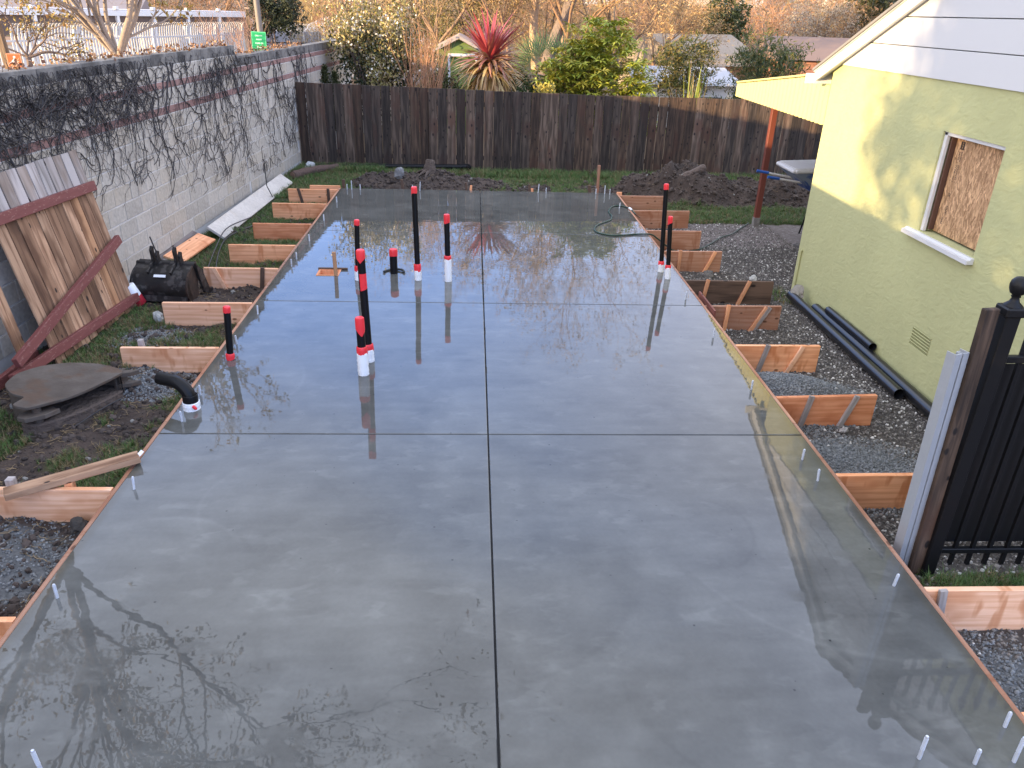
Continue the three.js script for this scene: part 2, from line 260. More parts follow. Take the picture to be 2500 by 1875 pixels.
// zones: how much grass, gravel, bare soil
function zone(x, z) {
  const n = N(x * 1.7, z * 1.7, 4, 41), n2 = N(x * 5, z * 5, 3, 42); let grass = 0, gravel = 0, blue = 0;
  if (x < -2.25) {
    const d = x - WX(z);
    grass = sm(.48, .60, n + .10 * sm(.9, .2, d) + (z < -9.5 ? .22 : 0) + (z < -13 ? .25 : 0) - (z > -5.7 ? .06 : 0));
    blue = Math.max(bump(x, z, -2.85, -6.15, .55, .32), bump(x, z, -2.95, -3.75, .75, .5), .8 * bump(x, z, -3.2, -7.25, .4, .35), .9 * bump(x, z, -2.75, -9.3, .5, .2));
    grass *= 1 - sm(.15, .4, blue);
    if (d < .3 && z > -9 && z < -6) grass *= .2;
  } else if (x > 2.4 && z > -12.42 + .12 * (n2 - .5)) {
    gravel = 1; blue = Math.max(bump(x, z, 2.75, -6.05, .95, .62), bump(x, z, 2.9, -4.85, .75, .62), .8 * bump(x, z, 2.8, -2.6, .5, .6));
    grass = .9 * bump(x, z, 3.8, -8.9, .22, .5) + bump(x, z, 3.25, -3.5, .7, .24);
  } else if (z < -13.3 || x > 2.4) {
    const mound = Math.max(bump(x, z, -.8, -14.55, 1.75, .95), bump(x, z, 4.3, -14.2, 1.9, .9), bump(x, z, 2.9, -14.35, .8, .45), bump(x, z, 6.2, -14.3, 1.5, .9));
    grass = sm(.25, .05, mound + .25 * (n - .5)) * sm(.30, .44, n + (z < -15.3 ? .2 : 0) + (x < -1.5 ? .2 : 0));
    if (x > 2.4 && z > -13.4) grass = Math.max(grass, .85);
    if (x > .6 && x < 2.6 && z > -15.2) grass *= sm(.45, .6, n2 * .6 + n * .4);
  }
  return { grass: clamp(grass), gravel, blue: clamp(blue) };
}
{
  const x0 = -4.6, x1 = 11, z0 = -16.9, z1 = -.5, nx = 300, nz = 330, g = new MB();
  for (let j = 0; j <= nz; j++) for (let i = 0; i <= nx; i++) { const x = lerp(x0, x1, i / nx), z = lerp(z0, z1, j / nz); g.v(x, gh(x, z), z, (x - x0) / (x1 - x0), (z - z0) / (z1 - z0)); }
  for (let j = 0; j < nz; j++) for (let i = 0; i < nx; i++) { const a = j * (nx + 1) + i; g.i.push(a, a + nx + 1, a + 1, a + 1, a + nx + 1, a + nx + 2); }
  const t = tex(1280, 1344, (u, v) => {
    const x = lerp(x0, x1, u), z = lerp(z0, z1, v), q = zone(x, z), f = N(x * 60, z * 60, 3, 5), n = N(x * 6, z * 6, 4, 6);
    let c = mix3([.155, .125, .108], [.345, .285, .245], .55 * n + .45 * f);
    if (q.gravel) { c = mix3([.15, .135, .125], [.37, .345, .325], .35 * n + .65 * f); if (N(x * 34, z * 34, 2, 8) > .73) c = [.55, .53, .50]; if (z < -11.3 + .8 * (n - .5) && x > 3.2) c = mix3(c, [.50, .46, .44], .6); }
    c = mix3(c, mix3([.24, .25, .26], [.46, .47, .47], f), sm(.1, .35, q.blue) * .9);
    return mix3(c, mix3([.16, .17, .08], [.30, .31, .14], n * .5 + f * .5), q.grass * .75);
  });
  setting('yard_ground', g.build(), new THREE.MeshStandardMaterial({ map: t, roughness: .93, bumpMap: bRough.clone(), bumpScale: .02 }), 'dark wet soil and gravel ground around the slab', 'ground').material.bumpMap.repeat.set(30, 32);
}
{ // land beyond the yard: flat, rising to low hills; the raised street side behind the block wall is a terrace
  const g = new MB(), S = [-900, -500, -300, -200, -140, -100, -70, -50, -36, -26, -18, -12, -8, -4.7, 0, 5, 11, 18, 26, 36, 50, 70, 100, 140, 200, 300, 500, 900], Z = [60, 20, 6, -.4, -8, -16.8, -22, -30, -40, -55, -75, -100, -140, -190, -260, -360, -500, -800, -1400];
  const hy = (x, z) => { if (x > -4.7 && x < 11.1 && z < .5 && z > -17) return -.62; let y = -.34; const d = Math.hypot(x, z); if (d > 70) y += 4.5 * sm(70, 260, d) + 26 * sm(240, 900, d) * (.5 + .9 * N(x * .004 + 5, z * .004, 4, 77)); return y; };
  for (const z of Z) for (const x of S) g.v(x, hy(x, z), z, x, z);
  const w = S.length; for (let j = 0; j < Z.length - 1; j++) for (let i = 0; i < w - 1; i++) { const a = j * w + i; g.i.push(a, a + 1, a + w, a + 1, a + w + 1, a + w); }
  const t = tex(512, 512, (u, v) => mix3([.30, .25, .19], [.50, .42, .31], fbm(u * 8, v * 8, 8, 8, 6, 55)), { size: [30, 30] });
  setting('land', g.build(), new THREE.MeshStandardMaterial({ map: t, roughness: 1 }), 'brownish land running out to low hills on the horizon', 'ground');
  const s = new MB(), e = []; for (let k = 0; k <= 40; k++) e.push(6 - k * 1.6);
  for (const z of e) { s.v(WX(Math.max(z, -21.9)) - .26 - (z < -21.9 ? .062 * (z + 21.9) : 0), .95, z, 0, z); s.v(-70, .95, z, 66, z); }
  for (let k = 0; k < 40; k++) s.i.push(k * 2, k * 2 + 2, k * 2 + 1, k * 2 + 1, k * 2 + 2, k * 2 + 3);
  for (let k = 0; k < 40; k++) { const a = s.p.slice(k * 6, k * 6 + 3), b = s.p.slice(k * 6 + 6, k * 6 + 9); s.quad(a, [a[0], -.7, a[2]], [b[0], -.7, b[2]], b); }
  { const z = e[40]; s.quad([WX(-21.9) - .26 - .062 * (z + 21.9), .95, z], [-70, .95, z], [-70, -.7, z], [WX(-21.9) - .26 - .062 * (z + 21.9), -.7, z]); }
  setting('street_terrace', s.build(), mat([.30, .26, .22], .95, { bumpMap: bRough, bumpScale: .01 }), 'raised ground of the street side behind the block wall', 'ground');
}

// ---------------------------------------------------------------- the slab
const SX = [-2.235, .122, 2.47], SZ = [-2.06, -4.9, -7.69, -10.53, -13.28];
{
  const slab = new THREE.Group(); slab.name = 'concrete_slab'; scene.add(slab); Object.assign(slab.userData, { kind: 'structure', label: 'fresh wet concrete slab with tooled joints', category: 'slab' });
  const swirl0 = (x, z, s) => { let a = 0; for (let k = 0; k < 46; k++) { const cx = lerp(-3, 3.2, h2(k, 1, s)), cz = lerp(-14, -1.5, h2(k, 2, s)), R = .35 + .75 * h2(k, 3, s), d = Math.hypot(x - cx, z - cz), an = Math.atan2(z - cz, x - cx), a0 = h2(k, 4, s) * 6.283; let da = Math.abs(an - a0 + 9.42477) % 6.283 - 3.14159; da = Math.abs(da); if (da < 1.1 && d < R + .1) { const f = sm(1.1, .3, da) * (h2(k, 5, s) - .5) * 2; a += f * (.8 * Math.exp(-(((d - R) / .016) ** 2)) + .5 * sm(R - .3, R, d) * sm(R + .01, R - .01, d)); } } return a; };
  const W = SX[2] - SX[0], Ln = SZ[0] - SZ[4];
  const SG = new Float32Array(401 * 901); for (let j = 0; j <= 900; j++) for (let i = 0; i <= 400; i++) SG[j * 401 + i] = swirl0(SX[0] + i / 400 * W, SZ[4] + j / 900 * Ln, 5);
  const swirl = (x, z) => { const a = clamp((x - SX[0]) / W) * 399.99, b = clamp((z - SZ[4]) / Ln) * 899.99, i = a | 0, j = b | 0, u = a - i, v = b - j, k = j * 401 + i; return (SG[k] * (1 - u) + SG[k + 1] * u) * (1 - v) + (SG[k + 401] * (1 - u) + SG[k + 402] * u) * v; };
  const map = tex(896, 2048, (u, v) => {
    const x = SX[0] + u * W, z = SZ[4] + v * Ln;      // v = 0 at the far end
    const n = N(x * 1.3, z * 1.3, 5, 101), n2 = N(x * 5 + 2 * n, z * 5, 5, 102), f = N(x * 60, z * 60, 2, 103), st = N(x * 3 + z * 1.2, z * 14, 4, 104), wl = sm(.60, .8, N(x * 7 + st * 2, z * 9, 5, 105));
    const k = 1 + .24 * (n - .5) + .24 * (n2 - .5) + .06 * (f - .5) + .16 * (st - .5) + .11 * swirl(x, z, 5) + .09 * wl;
    const edge = Math.min(x - SX[0], SX[2] - x), c = [.334 * k, .336 * k, .324 * k];
    const speck = h2(Math.floor(x * 130), Math.floor(z * 130), 9) > .9997 ? .55 : 1;
    return mix3(c, [.30, .28, .235], sm(.07, .015, edge) * .5).map(q => q * speck);
  });
  const rough = tex(448, 1024, (u, v) => { const x = SX[0] + u * W, z = SZ[4] + v * Ln, n = N(x * 2.2, z * 2.2, 5, 121), s = N(x * 6, z * 12, 4, 122); const r = .008 + .022 * sm(.5, .8, n) + .02 * sm(.6, .85, s) + .16 * sm(.70, .85, N(x * 4, z * 6, 4, 123)) * sm(-5.5, -3, z); return [r, r, r]; }, { data: true });
  const bump = ftex(1024, 2048, (u, v) => { const x = SX[0] + u * W, z = SZ[4] + v * Ln; return .60 * N(x * 1.6, z * 1.3, 2, 131) + .20 * N(x * 4.5, z * 5, 2, 132) + .07 * N(x * 11, z * 15, 2, 133) + .05 * N(x * 5, z * 24, 2, 135) + .012 * N(x * 40, z * 40, 2, 134) + .06 * swirl(x, z, 5) * .15; }, [1, 1]);
  const m = new THREE.MeshPhysicalMaterial({ map, roughness: 1, roughnessMap: rough, bumpMap: bump, bumpScale: .0017, ior: 1.46 });
  for (let r = 0; r < 4; r++) for (let c = 0; c < 2; c++) {
    const j = .005, b = .005, xa = SX[c] + (c ? j : 0) + b, xb = SX[c + 1] - (c ? 0 : j) - b, za = SZ[r] - (r ? j : 0) - b, zb = SZ[r + 1] + (r < 3 ? j : 0) + b;
    const s = new THREE.Shape([[xa, -za], [xb, -za], [xb, -zb], [xa, -zb]].map(q => new THREE.Vector2(...q)));
    if (r === 2 && c === 0) s.holes.push(new THREE.Path([[-1.79, 8.54], [-1.53, 8.54], [-1.53, 8.775], [-1.79, 8.775]].map(q => new THREE.Vector2(...q))));
    const g = new THREE.ExtrudeGeometry(s, { depth: .30 - b, bevelEnabled: true, bevelSize: b, bevelThickness: b, bevelSegments: 2, curveSegments: 2 });
    g.rotateX(-Math.PI / 2); g.translate(0, -.30 + 0, 0);
    const P = g.attributes.position, U = g.attributes.uv; for (let k = 0; k < P.count; k++) U.setXY(k, (P.getX(k) - SX[0]) / W, (P.getZ(k) - SZ[4]) / Ln);
    part('slab_panel', g, m, slab);
  }
  part('joint_bed', cbox(W - .02, .27, Ln - .02, 0), mat([.05, .05, .05], .8), slab, [(SX[0] + SX[2]) / 2, -.155 - .008, (SZ[0] + SZ[4]) / 2]);
  slab.children.at(-1).geometry = (() => { const e = new Evaluator(); e.useGroups = false; e.attributes = ['position', 'normal', 'uv']; const a = new Brush(cbox(W - .02, .27, Ln - .02, 0)), b = new Brush(new THREE.BoxGeometry(.30, .6, .275)); b.position.set(-1.66 - (SX[0] + SX[2]) / 2, 0, -8.657 - (SZ[0] + SZ[4]) / 2); a.updateMatrixWorld(); b.updateMatrixWorld(); return e.evaluate(a, b, SUBTRACTION).geometry; })();
}

// ---------------------------------------------------------------- block wall on the left, in two stretches
const ang = Math.atan(.062);      // the wall runs a little off the slab's line
function blockWall(name, label, za, zb, rows, top) {
  const t = thing(name, label, 'wall', [WX(za), 0, za]); t.rotation.y = -ang;     // local z runs along the wall, its face at local x = 0
  const len = (za - zb) / Math.cos(ang), D = .2;
  part('mortar_core', cbox(D - .014, top + .55, len, 0), mMortar, t, [-D / 2, (top - .55) / 2 - .01, -len / 2]);
  const r = rng(name.length * 13 + rows.length), cache = {};
  const blk = (h, w) => { const k = Math.floor(r() * 4), id = `${h.toFixed(3)}_${w.toFixed(3)}_${k}`; return cache[id] ??= cbox(D, h - .013, w - .008, .005, k * .41, k * .77); };
  for (const [y0, y1, kind, w, hid] of rows) {
    let n = 0; const h = y1 - y0, shift = (Math.round(y0 * 10) % 4) / 4 * w + w * .1;
    for (let s = -shift; s < len; s += w) { const a = Math.max(0, s), b = Math.min(len, s + w); if (b - a < .04) continue;
      if (hid && hid(za - (a + b) / 2)) continue;
      const m = kind === 'cap' ? mCap : kind === 'brick' ? mBrick[Math.floor(r() * 3)] : mBlock[Math.floor(r() * 4)];
      part(kind === 'cap' ? 'cap_block' : kind === 'brick' ? 'brick' : 'block', blk(h, b - a), m, t, [-D / 2 + .002 + (r() - .5) * .003, (y0 + y1) / 2, -(a + b) / 2]); n++; }
  }
  return t;
}
{
  const grey = []; for (let k = 0; k < 8; k++) grey.push([1.47 - .2 * (k + 1), 1.47 - .2 * k, 'block', .4]);
  const strip = [[1.47, 1.57, 'brick', .4], [1.57, 1.77, 'block', .4], [1.77, 1.86, 'brick', .4]];
  blockWall('block_wall', 'grey concrete block wall with red brick stripes, taller stretch with dark capping', -5.6, -13.28, [...grey, ...strip, [1.86, 2.04, 'block', .4], [2.04, 2.185, 'cap', .8]], 2.18);
  const hideLow = z => z < -16.4;
  blockWall('block_wall', 'lower stretch of block wall with two thin red stripes, running past wooden fence', -13.29, -21.9, [...grey.map((q, k) => [...q, k > 1 ? hideLow : null]), ...strip, [1.86, 2.02, 'cap', .4]], 2.015);
  const t = thing('block_wall', 'near end of the block wall behind the leaning gate', 'wall', [WX(6), 0, 6]); t.rotation.y = -ang;
  part('wall_body', cbox(.2, 2.75, 11.59, .01), mBlock[0], t, [-.1, 2.185 - 1.375, -5.80]);
  const q = thing('block_wall', 'darker low block wall with reddish stripes beyond the white blossom', 'wall', [-3.02, 0, -22.0]); q.rotation.y = -.16;
  for (const [y0, h, m] of [[-.4, 1.45, mBlock[1]], [1.055, .1, mBrick[1]], [1.16, .2, mCap], [1.365, .1, mBrick[1]], [1.47, .2, mCap]]) part(m === mCap ? 'cap_block' : m === mBlock[1] ? 'block_course' : 'brick_course', cbox(.2, h - .005, 3.4, .004), m, q, [0, y0 + h / 2, -1.7]);
}
// ---------------------------------------------------------------- wooden fence across the back
{
  const t = thing('board_fence', 'weathered dark brown vertical board fence across the back of the yard', 'fence', [0, 0, -16.45]);
  const r = rng(21), geos = []; for (let k = 0; k < 10; k++) geos.push(cbox(.178, 1, .019, .003, k * .23, 0));
  for (const g of geos) { const P = g.attributes.position, U = g.attributes.uv; for (let k = 0; k < P.count; k++) { U.setXY(k, P.getY(k) * 1.62 + U.getY(k) * 0 + geos.indexOf(g) * .43, P.getX(k) + geos.indexOf(g) * .19 + P.getZ(k)); } }
  let x = -3.52, k = 0;
  while (x < 9.5) { const w = .172 + .02 * r(), top = lerp(1.39, 1.285, clamp((x + 3.5) / 6)) + .012 * (r() - .5), bot = -.24 - .05 * r(), gap = .003 + (r() < .5 ? .009 * r() : .001);
    const b = part('board', geos[(k * 7 + Math.floor(r() * 3)) % 10], mFence[Math.floor(r() * 7)], t, [x + w / 2, (top + bot) / 2, .012 * (r() - .5)], [0, (r() - .5) * .05, (r() - .5) * .008]); b.scale.set(w / .178, top - bot, 1); x += w + gap; k++; }
  for (const y of [.0, 1.05]) part('rail', cbox(13, .085, .038, .003), mFence[4], t, [3, y, -.045]);
  for (let p = -3.3; p < 9.5; p += 2.4) part('post', cbox(.09, 1.75, .09, .004), mFence[0], t, [p, .38, -.11]);
}
// ---------------------------------------------------------------- garage on the right
{
  const t = thing('garage', 'pale yellow-green stucco garage with white gable siding and boarded window', 'building', [4.05, 0, -9.15]);
  const H = 2.38, Lz = 5.7, Wx = 6, zr = 2.85, yr = 3.52, fl = -.45, eY = 2.21, eO = .29;   // local z from 0 (far corner) to Lz
  const e = new Evaluator(); e.useGroups = false; e.attributes = ['position', 'normal', 'uv'];
  const wz0 = -6.735 + 9.15, wz1 = -5.875 + 9.15, wy0 = 1.10, wy1 = 1.965;
  const A = new Brush(new THREE.BoxGeometry(.2, H - fl, Lz).translate(.1, (H + fl) / 2, Lz / 2));
  const B = new Brush(new THREE.BoxGeometry(.6, wy1 - wy0, wz1 - wz0)); B.position.set(.1, (wy0 + wy1) / 2, (wz0 + wz1) / 2);
  const C = new Brush(new THREE.BoxGeometry(.05, .17, .31)); C.position.set(.0, .21, -6.25 + 9.15);
  for (const b of [A, B, C]) b.updateMatrixWorld();
  const D0 = e.evaluate(A, B, SUBTRACTION); D0.updateMatrixWorld(); const wg = e.evaluate(D0, C, SUBTRACTION).geometry;
  { const P = wg.attributes.position, U = wg.attributes.uv; for (let k = 0; k < P.count; k++) U.setXY(k, P.getZ(k) + P.getX(k), P.getY(k)); }
  part('stucco_wall', wg, mStucco, t);
  const side = (z, nm) => { const g = cbox(Wx, H - fl, .2, 0); part(nm, g, mStucco, t, [Wx / 2 + .2, (H + fl) / 2, z]); };
  side(.1, 'stucco_wall'); side(Lz - .1, 'stucco_wall');
  part('stucco_wall', cbox(.2, H - fl, Lz, 0), mStucco, t, [Wx + .3, (H + fl) / 2, Lz / 2]);
  // gable: horizontal boards, each lapped a little over the one below
  const lapH = .232; let y = H - .02, k = 0;
  const half = yy => (yr - .04 - yy) / (yr - eY) * (zr + eO);
  while (y < yr - .12) {
    const y1 = Math.min(y + lapH, yr - .08), a0 = Math.min(half(y), zr + .0), a1 = Math.min(half(y1), zr + .0), g = new MB();
    const pts = [[-a0, y], [a0, y], [a1, y1], [-a1, y1]];
    const s = extr(pts, .020, .003); part('siding_board', s, mWhite, t, [-.026 + .003, 0, zr], [0, -Math.PI / 2, 0]).position.x = .004;
    y += lapH + .012; k++;
  }
  { const s = extr([[-zr, H - .1], [zr, H - .1], [half(H), H], [0, yr - .08], [-half(H), H]].map(q => [clamp(q[0], -zr, zr), q[1]]), .05); part('gable_backing', s, mat([.30, .30, .31], .9), t, [.09, 0, zr], [0, -Math.PI / 2, 0]); }
  // roof: two slopes and the rake boards
  const sl = Math.atan2(yr - eY, zr + eO), rl = Math.hypot(yr - eY, zr + eO);
  const shing = mat([.20, .195, .19], .95, { bumpMap: bRough, bumpScale: .01 });
  for (const sg of [-1, 1]) {
    const cz = zr + sg * (zr + eO) / 2, cy = (yr + eY) / 2;
    const rf = part('roof_slope', cbox(Wx + .72, .03, rl, .004), shing, t, [Wx / 2 + .23, cy + .062, cz], [sg * sl, 0, 0]);
    part('rake_board', cbox(.034, .125, rl, .004), mWhite, t, [-.072, cy - .005, cz], [sg * sl, 0, 0]);
    part('rake_trim', cbox(.05, .035, rl + .02, .004), mWhite, t, [-.086, cy + .058, cz], [sg * sl, 0, 0]);
    part('soffit', cbox(.048, .015, rl - .06, 0), mWhite, t, [-.030, cy - .04, cz], [sg * sl, 0, 0]);
    part('eave_board', cbox(Wx + .5, .11, .025, .003), mWhite, t, [Wx / 2 + .05, eY - .03, zr + sg * (zr + eO - .03)]);
  }
  // boarded window
  const w = part('window', cbox(.03, wy1 - wy0 - .01, .045, .003), mWhite, t, [.03, (wy0 + wy1) / 2, wz0 + .025]);
  const fr = (n, g, p, m = mWhite) => { const q = part(n, g, m, w); q.position.set(p[0] - .03, p[1] - (wy0 + wy1) / 2, p[2] - wz0 - .025); return q; };
  fr('head_trim', cbox(.03, .03, wz1 - wz0, .003), [.03, wy1 - .016, (wz0 + wz1) / 2]);
  fr('jamb', cbox(.11, wy1 - wy0 - .05, .02, .003), [.105, (wy0 + wy1) / 2, wz0 + .06], mat([.10, .05, .035], .5));
  fr('jamb', cbox(.11, wy1 - wy0 - .05, .02, .003), [.105, (wy0 + wy1) / 2, wz1 - .012], mat([.10, .05, .035], .5));
  { const g = cbox(.014, wy1 - wy0 - .04, wz1 - wz0 - .10, 0), P = g.attributes.position, U = g.attributes.uv, hz = (wz1 - wz0 - .10), hy = wy1 - wy0 - .04; for (let q = 0; q < P.count; q++) U.setXY(q, P.getZ(q) / hz + .5, P.getY(q) / hy + .5); fr('pressed_board', g, [.10, (wy0 + wy1) / 2, (wz0 + wz1) / 2 + .03], new THREE.MeshStandardMaterial({ map: tOSB, roughness: .7, bumpMap: bRough, bumpScale: .001 })); }
  part('window_sill', extr([[-.055, 0], [.10, 0], [.10, .048], [-.02, .044], [-.03, .03], [-.055, .026]], 1.05, .004), mWhite, t, [.0, 1.045, wz0 - .17]);
  // crawl-space vent
  const vt = part('vent', cbox(.012, .19, .33, .003), mStucco, t, [.034, .21, 2.90]); vt.visible = true;
  for (let q = 0; q < 6; q++) { const s = part('louvre', cbox(.008, .026, .30, .002), mStucco, vt, [-.030, -.066 + q * .027, 0], [0, 0, .55]); }
  part('corner_pipe', new MB().tube([[-.012, -.4, .1], [-.012, .22, .1], [-.012, .25, .13]], .013, 8).build(), mStucco, t);
  // wall base joint and hairline crack are relief in the plaster
  const crack = []; const rr = rng(5); let cz = .42; for (let q = 0; q <= 16; q++) { crack.push([-.0005, 2.36 - q * .065, cz]); cz += (rr() - .42) * .03; } part('plaster_crack', new MB().tube(crack, .0016, 4).build(), mat([.42, .40, .28], .9), t);
}
{ // lean-to roof at the back of the garage
  const t = thing('lean_to_roof', 'corrugated yellow lean-to roof with scalloped side panel on red post', 'roof', [4.17, 0, -9.36]);
  const mY = mat([.52, .49, .20], .6), L = 3.36, y0 = 1.715;
  const top = s => lerp(2.23, 1.857, s / L), g = new MB(), n = 420, w = s => .016 * Math.sin(s / .13 * 2 * Math.PI);
  for (let k = 0; k <= n; k++) { const s = k / n * L; g.v(-.03 + w(s), y0 - .045 * Math.pow(Math.abs(Math.sin(s / .13 * Math.PI)), .6), -s, s, 0); g.v(-.03 + w(s), top(s), -s, s, 1); }
  for (let k = 0; k < n; k++) { const a = k * 2; g.i.push(a, a + 1, a + 2, a + 1, a + 3, a + 2); }
  const n0 = g.n; for (let k = 0; k < n0; k++) g.v(g.p[k * 3] + .004, g.p[k * 3 + 1], g.p[k * 3 + 2], g.u[k * 2], g.u[k * 2 + 1]);
  for (let k = 0; k < n; k++) { const a = n0 + k * 2; g.i.push(a, a + 2, a + 1, a + 1, a + 2, a + 3); }
  part('side_panel', g.build(), mY, t);
  const sl = Math.atan2(.373, L);
  part('roof_sheet', cbox(4.6, .02, L + .1, .003), mat([.55, .55, .51], .6), t, [2.3, 2.065, -L / 2], [-sl, 0, 0]);
  part('edge_trim', cbox(.05, .025, L + .1, .003), mY, t, [-.02, 2.066, -L / 2], [-sl, 0, 0]);
  part('beam', cbox(.05, .10, L - .02, .004), mRedPaint, t, [.02, 1.74, -L / 2]); part('beam', cbox(4.4, .12, .05, .004), mRedPaint, t, [2.24, 1.73, -12.26 + 9.36]);
  const p = part('post', cbox(.085, 1.86, .085, .004), mat([.16, .042, .026], .55, { bumpMap: bRough, bumpScale: .001 }), t, [.45, .76, -12.26 + 9.36]);
  part('concrete_foot', cbox(.10, .22, .10, .006), mCap, p, [0, -1.0, 0]);
}

// ---------------------------------------------------------------- formwork round the slab
const wetFir = [mFir[5], mFir[4], mFir[5], mFir[4]];
for (const [sg, name] of [[-1, 'left'], [1, 'right']]) {
  const x = sg < 0 ? SX[0] - .021 : SX[1 + 1] + .021, cuts = [-2.0, -5.1, -8.0, -10.9, -13.32];
  for (let k = 0; k < 4; k++) { const a = cuts[k], b = cuts[k + 1]; solo('edge_form', sg < 0 ? 'brown form plank along the slab edge on the block wall side' : 'brown form plank along the slab edge on the garage side', 'form board', cbox(.030, .26, a - b - .006, .003, k * .3, k * .2), wetFir[k], [x, -.139, (a + b) / 2], sg < 0 ? 'form planks along the wall side' : 'form planks along the garage side'); }
}
for (const [k, a, b] of [[0, -2.25, .1], [1, .106, 2.48]]) solo('edge_form', 'form plank along the back edge of the slab', 'form board', cbox(b - a, .26, .036, .003, k, 0), mFir[5], [(a + b) / 2, -.16, -13.325], 'form planks along the back edge');
solo('form_scrap', 'short pinkish board scrap standing at slab edge by form boards', 'board', cbox(.02, .16, .62, .003), mat([.55, .20, .15], .7, { map: tGrey }), [2.535, -.045, -7.75]);

const stakeGeo = cbox(.045, .46, .024, .003), stakeThin = cbox(.04, .42, .03, .003);
function brace(side, k, x0, x1, z, h, m, yaw, stakes, label) {
  const t = thing('form_brace', label, 'form board', [side < 0 ? x1 : x0, 0, z], side < 0 ? 'brace boards on the block wall side' : 'brace boards on the garage side');
  t.rotation.y = yaw; const L = x1 - x0;
  part('plank', cbox(L, h, .038, .003, k * .37, k * .11), m, t, [side * L / 2 * (side < 0 ? 1 : 1), -.012 - h / 2, 0]);
  for (const [xt, xb, m2, yt = -.03] of stakes) { const dx = xb - xt, hgt = .40, ox = side < 0 ? x1 : x0; part('stake', stakeGeo, m2, t, [(xt + xb) / 2 - ox, yt - .19, .034], [(R0() - .5) * .05, 0, Math.atan2(dx, .30)]); }
  return t;
}
const dk = mFir[5], or = mFir[3], gr = mGreyWood[1], wet = mFir[6], dim = mat([.30, .20, .14], .8, { map: tGrey });
const LB = 'beside the block wall strip';
brace(-1, 1, -2.80, -2.28, -13.52, .26, mFir[3], 0, [], 'short orange brace board at the far corner of the slab near the block wall');
brace(-1, 2, -3.10, -2.28, -13.20, .285, mFir[3], 0, [[-2.91, -2.84, dim], [-2.43, -2.43, dim]], 'orange brace board with two dark stakes near the far grassy corner');
brace(-1, 3, -3.12, -2.28, -12.15, .285, mFir[3], 0, [], 'orange brace board with rubble behind its foot, second from the grassy corner');
brace(-1, 4, -3.10, -2.28, -10.90, .285, mFir[2], 0, [], 'dark reddish-orange wet brace board standing in grass by the wall');
brace(-1, 5, -3.13, -2.28, -9.81, .285, mFir[3], 0, [], 'plain orange brace board with two knots in front of the leaning planks');
brace(-1, 6, -3.14, -2.28, -8.83, .285, mFir[1], 0, [[-2.985, -2.86, mFir[0]], [-2.46, -2.50, dim]], 'pale orange brace board with a slanted light stake beside the black bucket');
brace(-1, 7, -3.19, -2.28, -7.65, .285, mFir[1], .01, [], 'water-streaked pale brace board in front of the black bucket');
brace(-1, 8, -3.14, -2.28, -6.48, .285, mFir[0], .01, [], 'clean pale brace board by the blue crushed gravel');
brace(-1, 9, -3.06, -2.28, -4.215, .285, mFir[0], -.01, [], 'wide pale brace board under the leaning plank piece');
brace(-1, 10, -3.0, -2.28, -3.05, .285, mFir[3], 0, [], 'brace board at dark soil, last towards the near slab end');
solo('wood_stub', 'light wood stub standing behind the pale brace board by gravel', 'stake', cbox(.045, .30, .045, .003), mGreyWood[2], [-2.98, -.12, -6.55], undefined, [0, 0, .05]);
solo('wood_stub', 'square light stub post standing behind the wide brace board', 'stake', cbox(.05, .32, .05, .003), mGreyWood[2], [-2.93, -.13, -4.27]);
solo('wood_stub', 'short orange stub behind wide brace board', 'stake', cbox(.05, .28, .05, .003), mFir[3], [-2.57, -.135, -4.27]);
{ const t = thing('leaning_plank', 'weathered two-tone plank lying from brace board up onto slab edge', 'plank', [-2.55, .03, -4.31]); t.rotation.set(0, .53, .045); part('plank', cbox(.78, .045, .10, .003), mGate[0], t); part('white_tape_scrap', cbox(.045, .002, .03, 0), mTapeWhite, t, [.40, .026, .01], [.2, .4, .5]); }
brace(1, 1, 2.51, 2.60, -13.43, .24, mFir[3], 0, [], 'small orange board end at the far corner beside dirt mound');
brace(1, 2, 2.51, 3.28, -13.14, .275, mFir[4], .04, [], 'brown brace board next to the dirt mound on garage side');
brace(1, 3, 2.51, 3.46, -12.06, .285, mFir[4], .05, [], 'brown knotty brace board beside the grass edge');
brace(1, 4, 2.51, 3.315, -10.86, .285, mFir[4], 0, [], 'brown brace board with the green hose passing over its front');
brace(1, 5, 2.51, 3.315, -9.80, .285, mFir[4], .03, [[2.74, 2.735, wet], [3.19, 3.06, or]], 'brown brace board with one upright and one slanted stake behind the tall pipes');
brace(1, 6, 2.51, 3.57, -8.59, .285, dim, -.01, [[2.765, 2.72, wet], [3.25, 3.14, wet]], 'long grey-brown brace board with bleached end and two reddish stakes');
brace(1, 7, 2.51, 3.355, -7.72, .285, mFir[5], .02, [[2.755, 2.74, or], [3.19, 3.03, gr], [3.155, 2.995, wet]], 'dark wet brace board with a doubled slanted stake');
brace(1, 8, 2.51, 3.335, -6.64, .295, mFir[3], .01, [[2.80, 2.73, gr], [3.13, 3.00, mFir[0]]], 'orange brace board with drip stains and a dark upright stake');
brace(1, 9, 2.51, 3.39, -5.55, .295, mFir[2], .06, [[2.79, 2.735, gr], [3.18, 3.07, mGreyWood[0]]], 'orange brace board in front of the grey gravel pile with two greyed stakes');
brace(1, 10, 2.51, 3.25, -4.375, .30, mFir[3], .01, [], 'orange brace board ending behind the galvanised channel');
brace(1, 11, 2.51, 3.9, -3.215, .30, mFir[0], 0, [[2.60, 2.64, mGreyWood[0]]], 'pale orange brace board below the iron fence with one short stake');
brace(1, 12, 2.51, 2.9, -2.37, .28, mFir[3], 0, [], 'orange brace board at near corner below gravel patch');
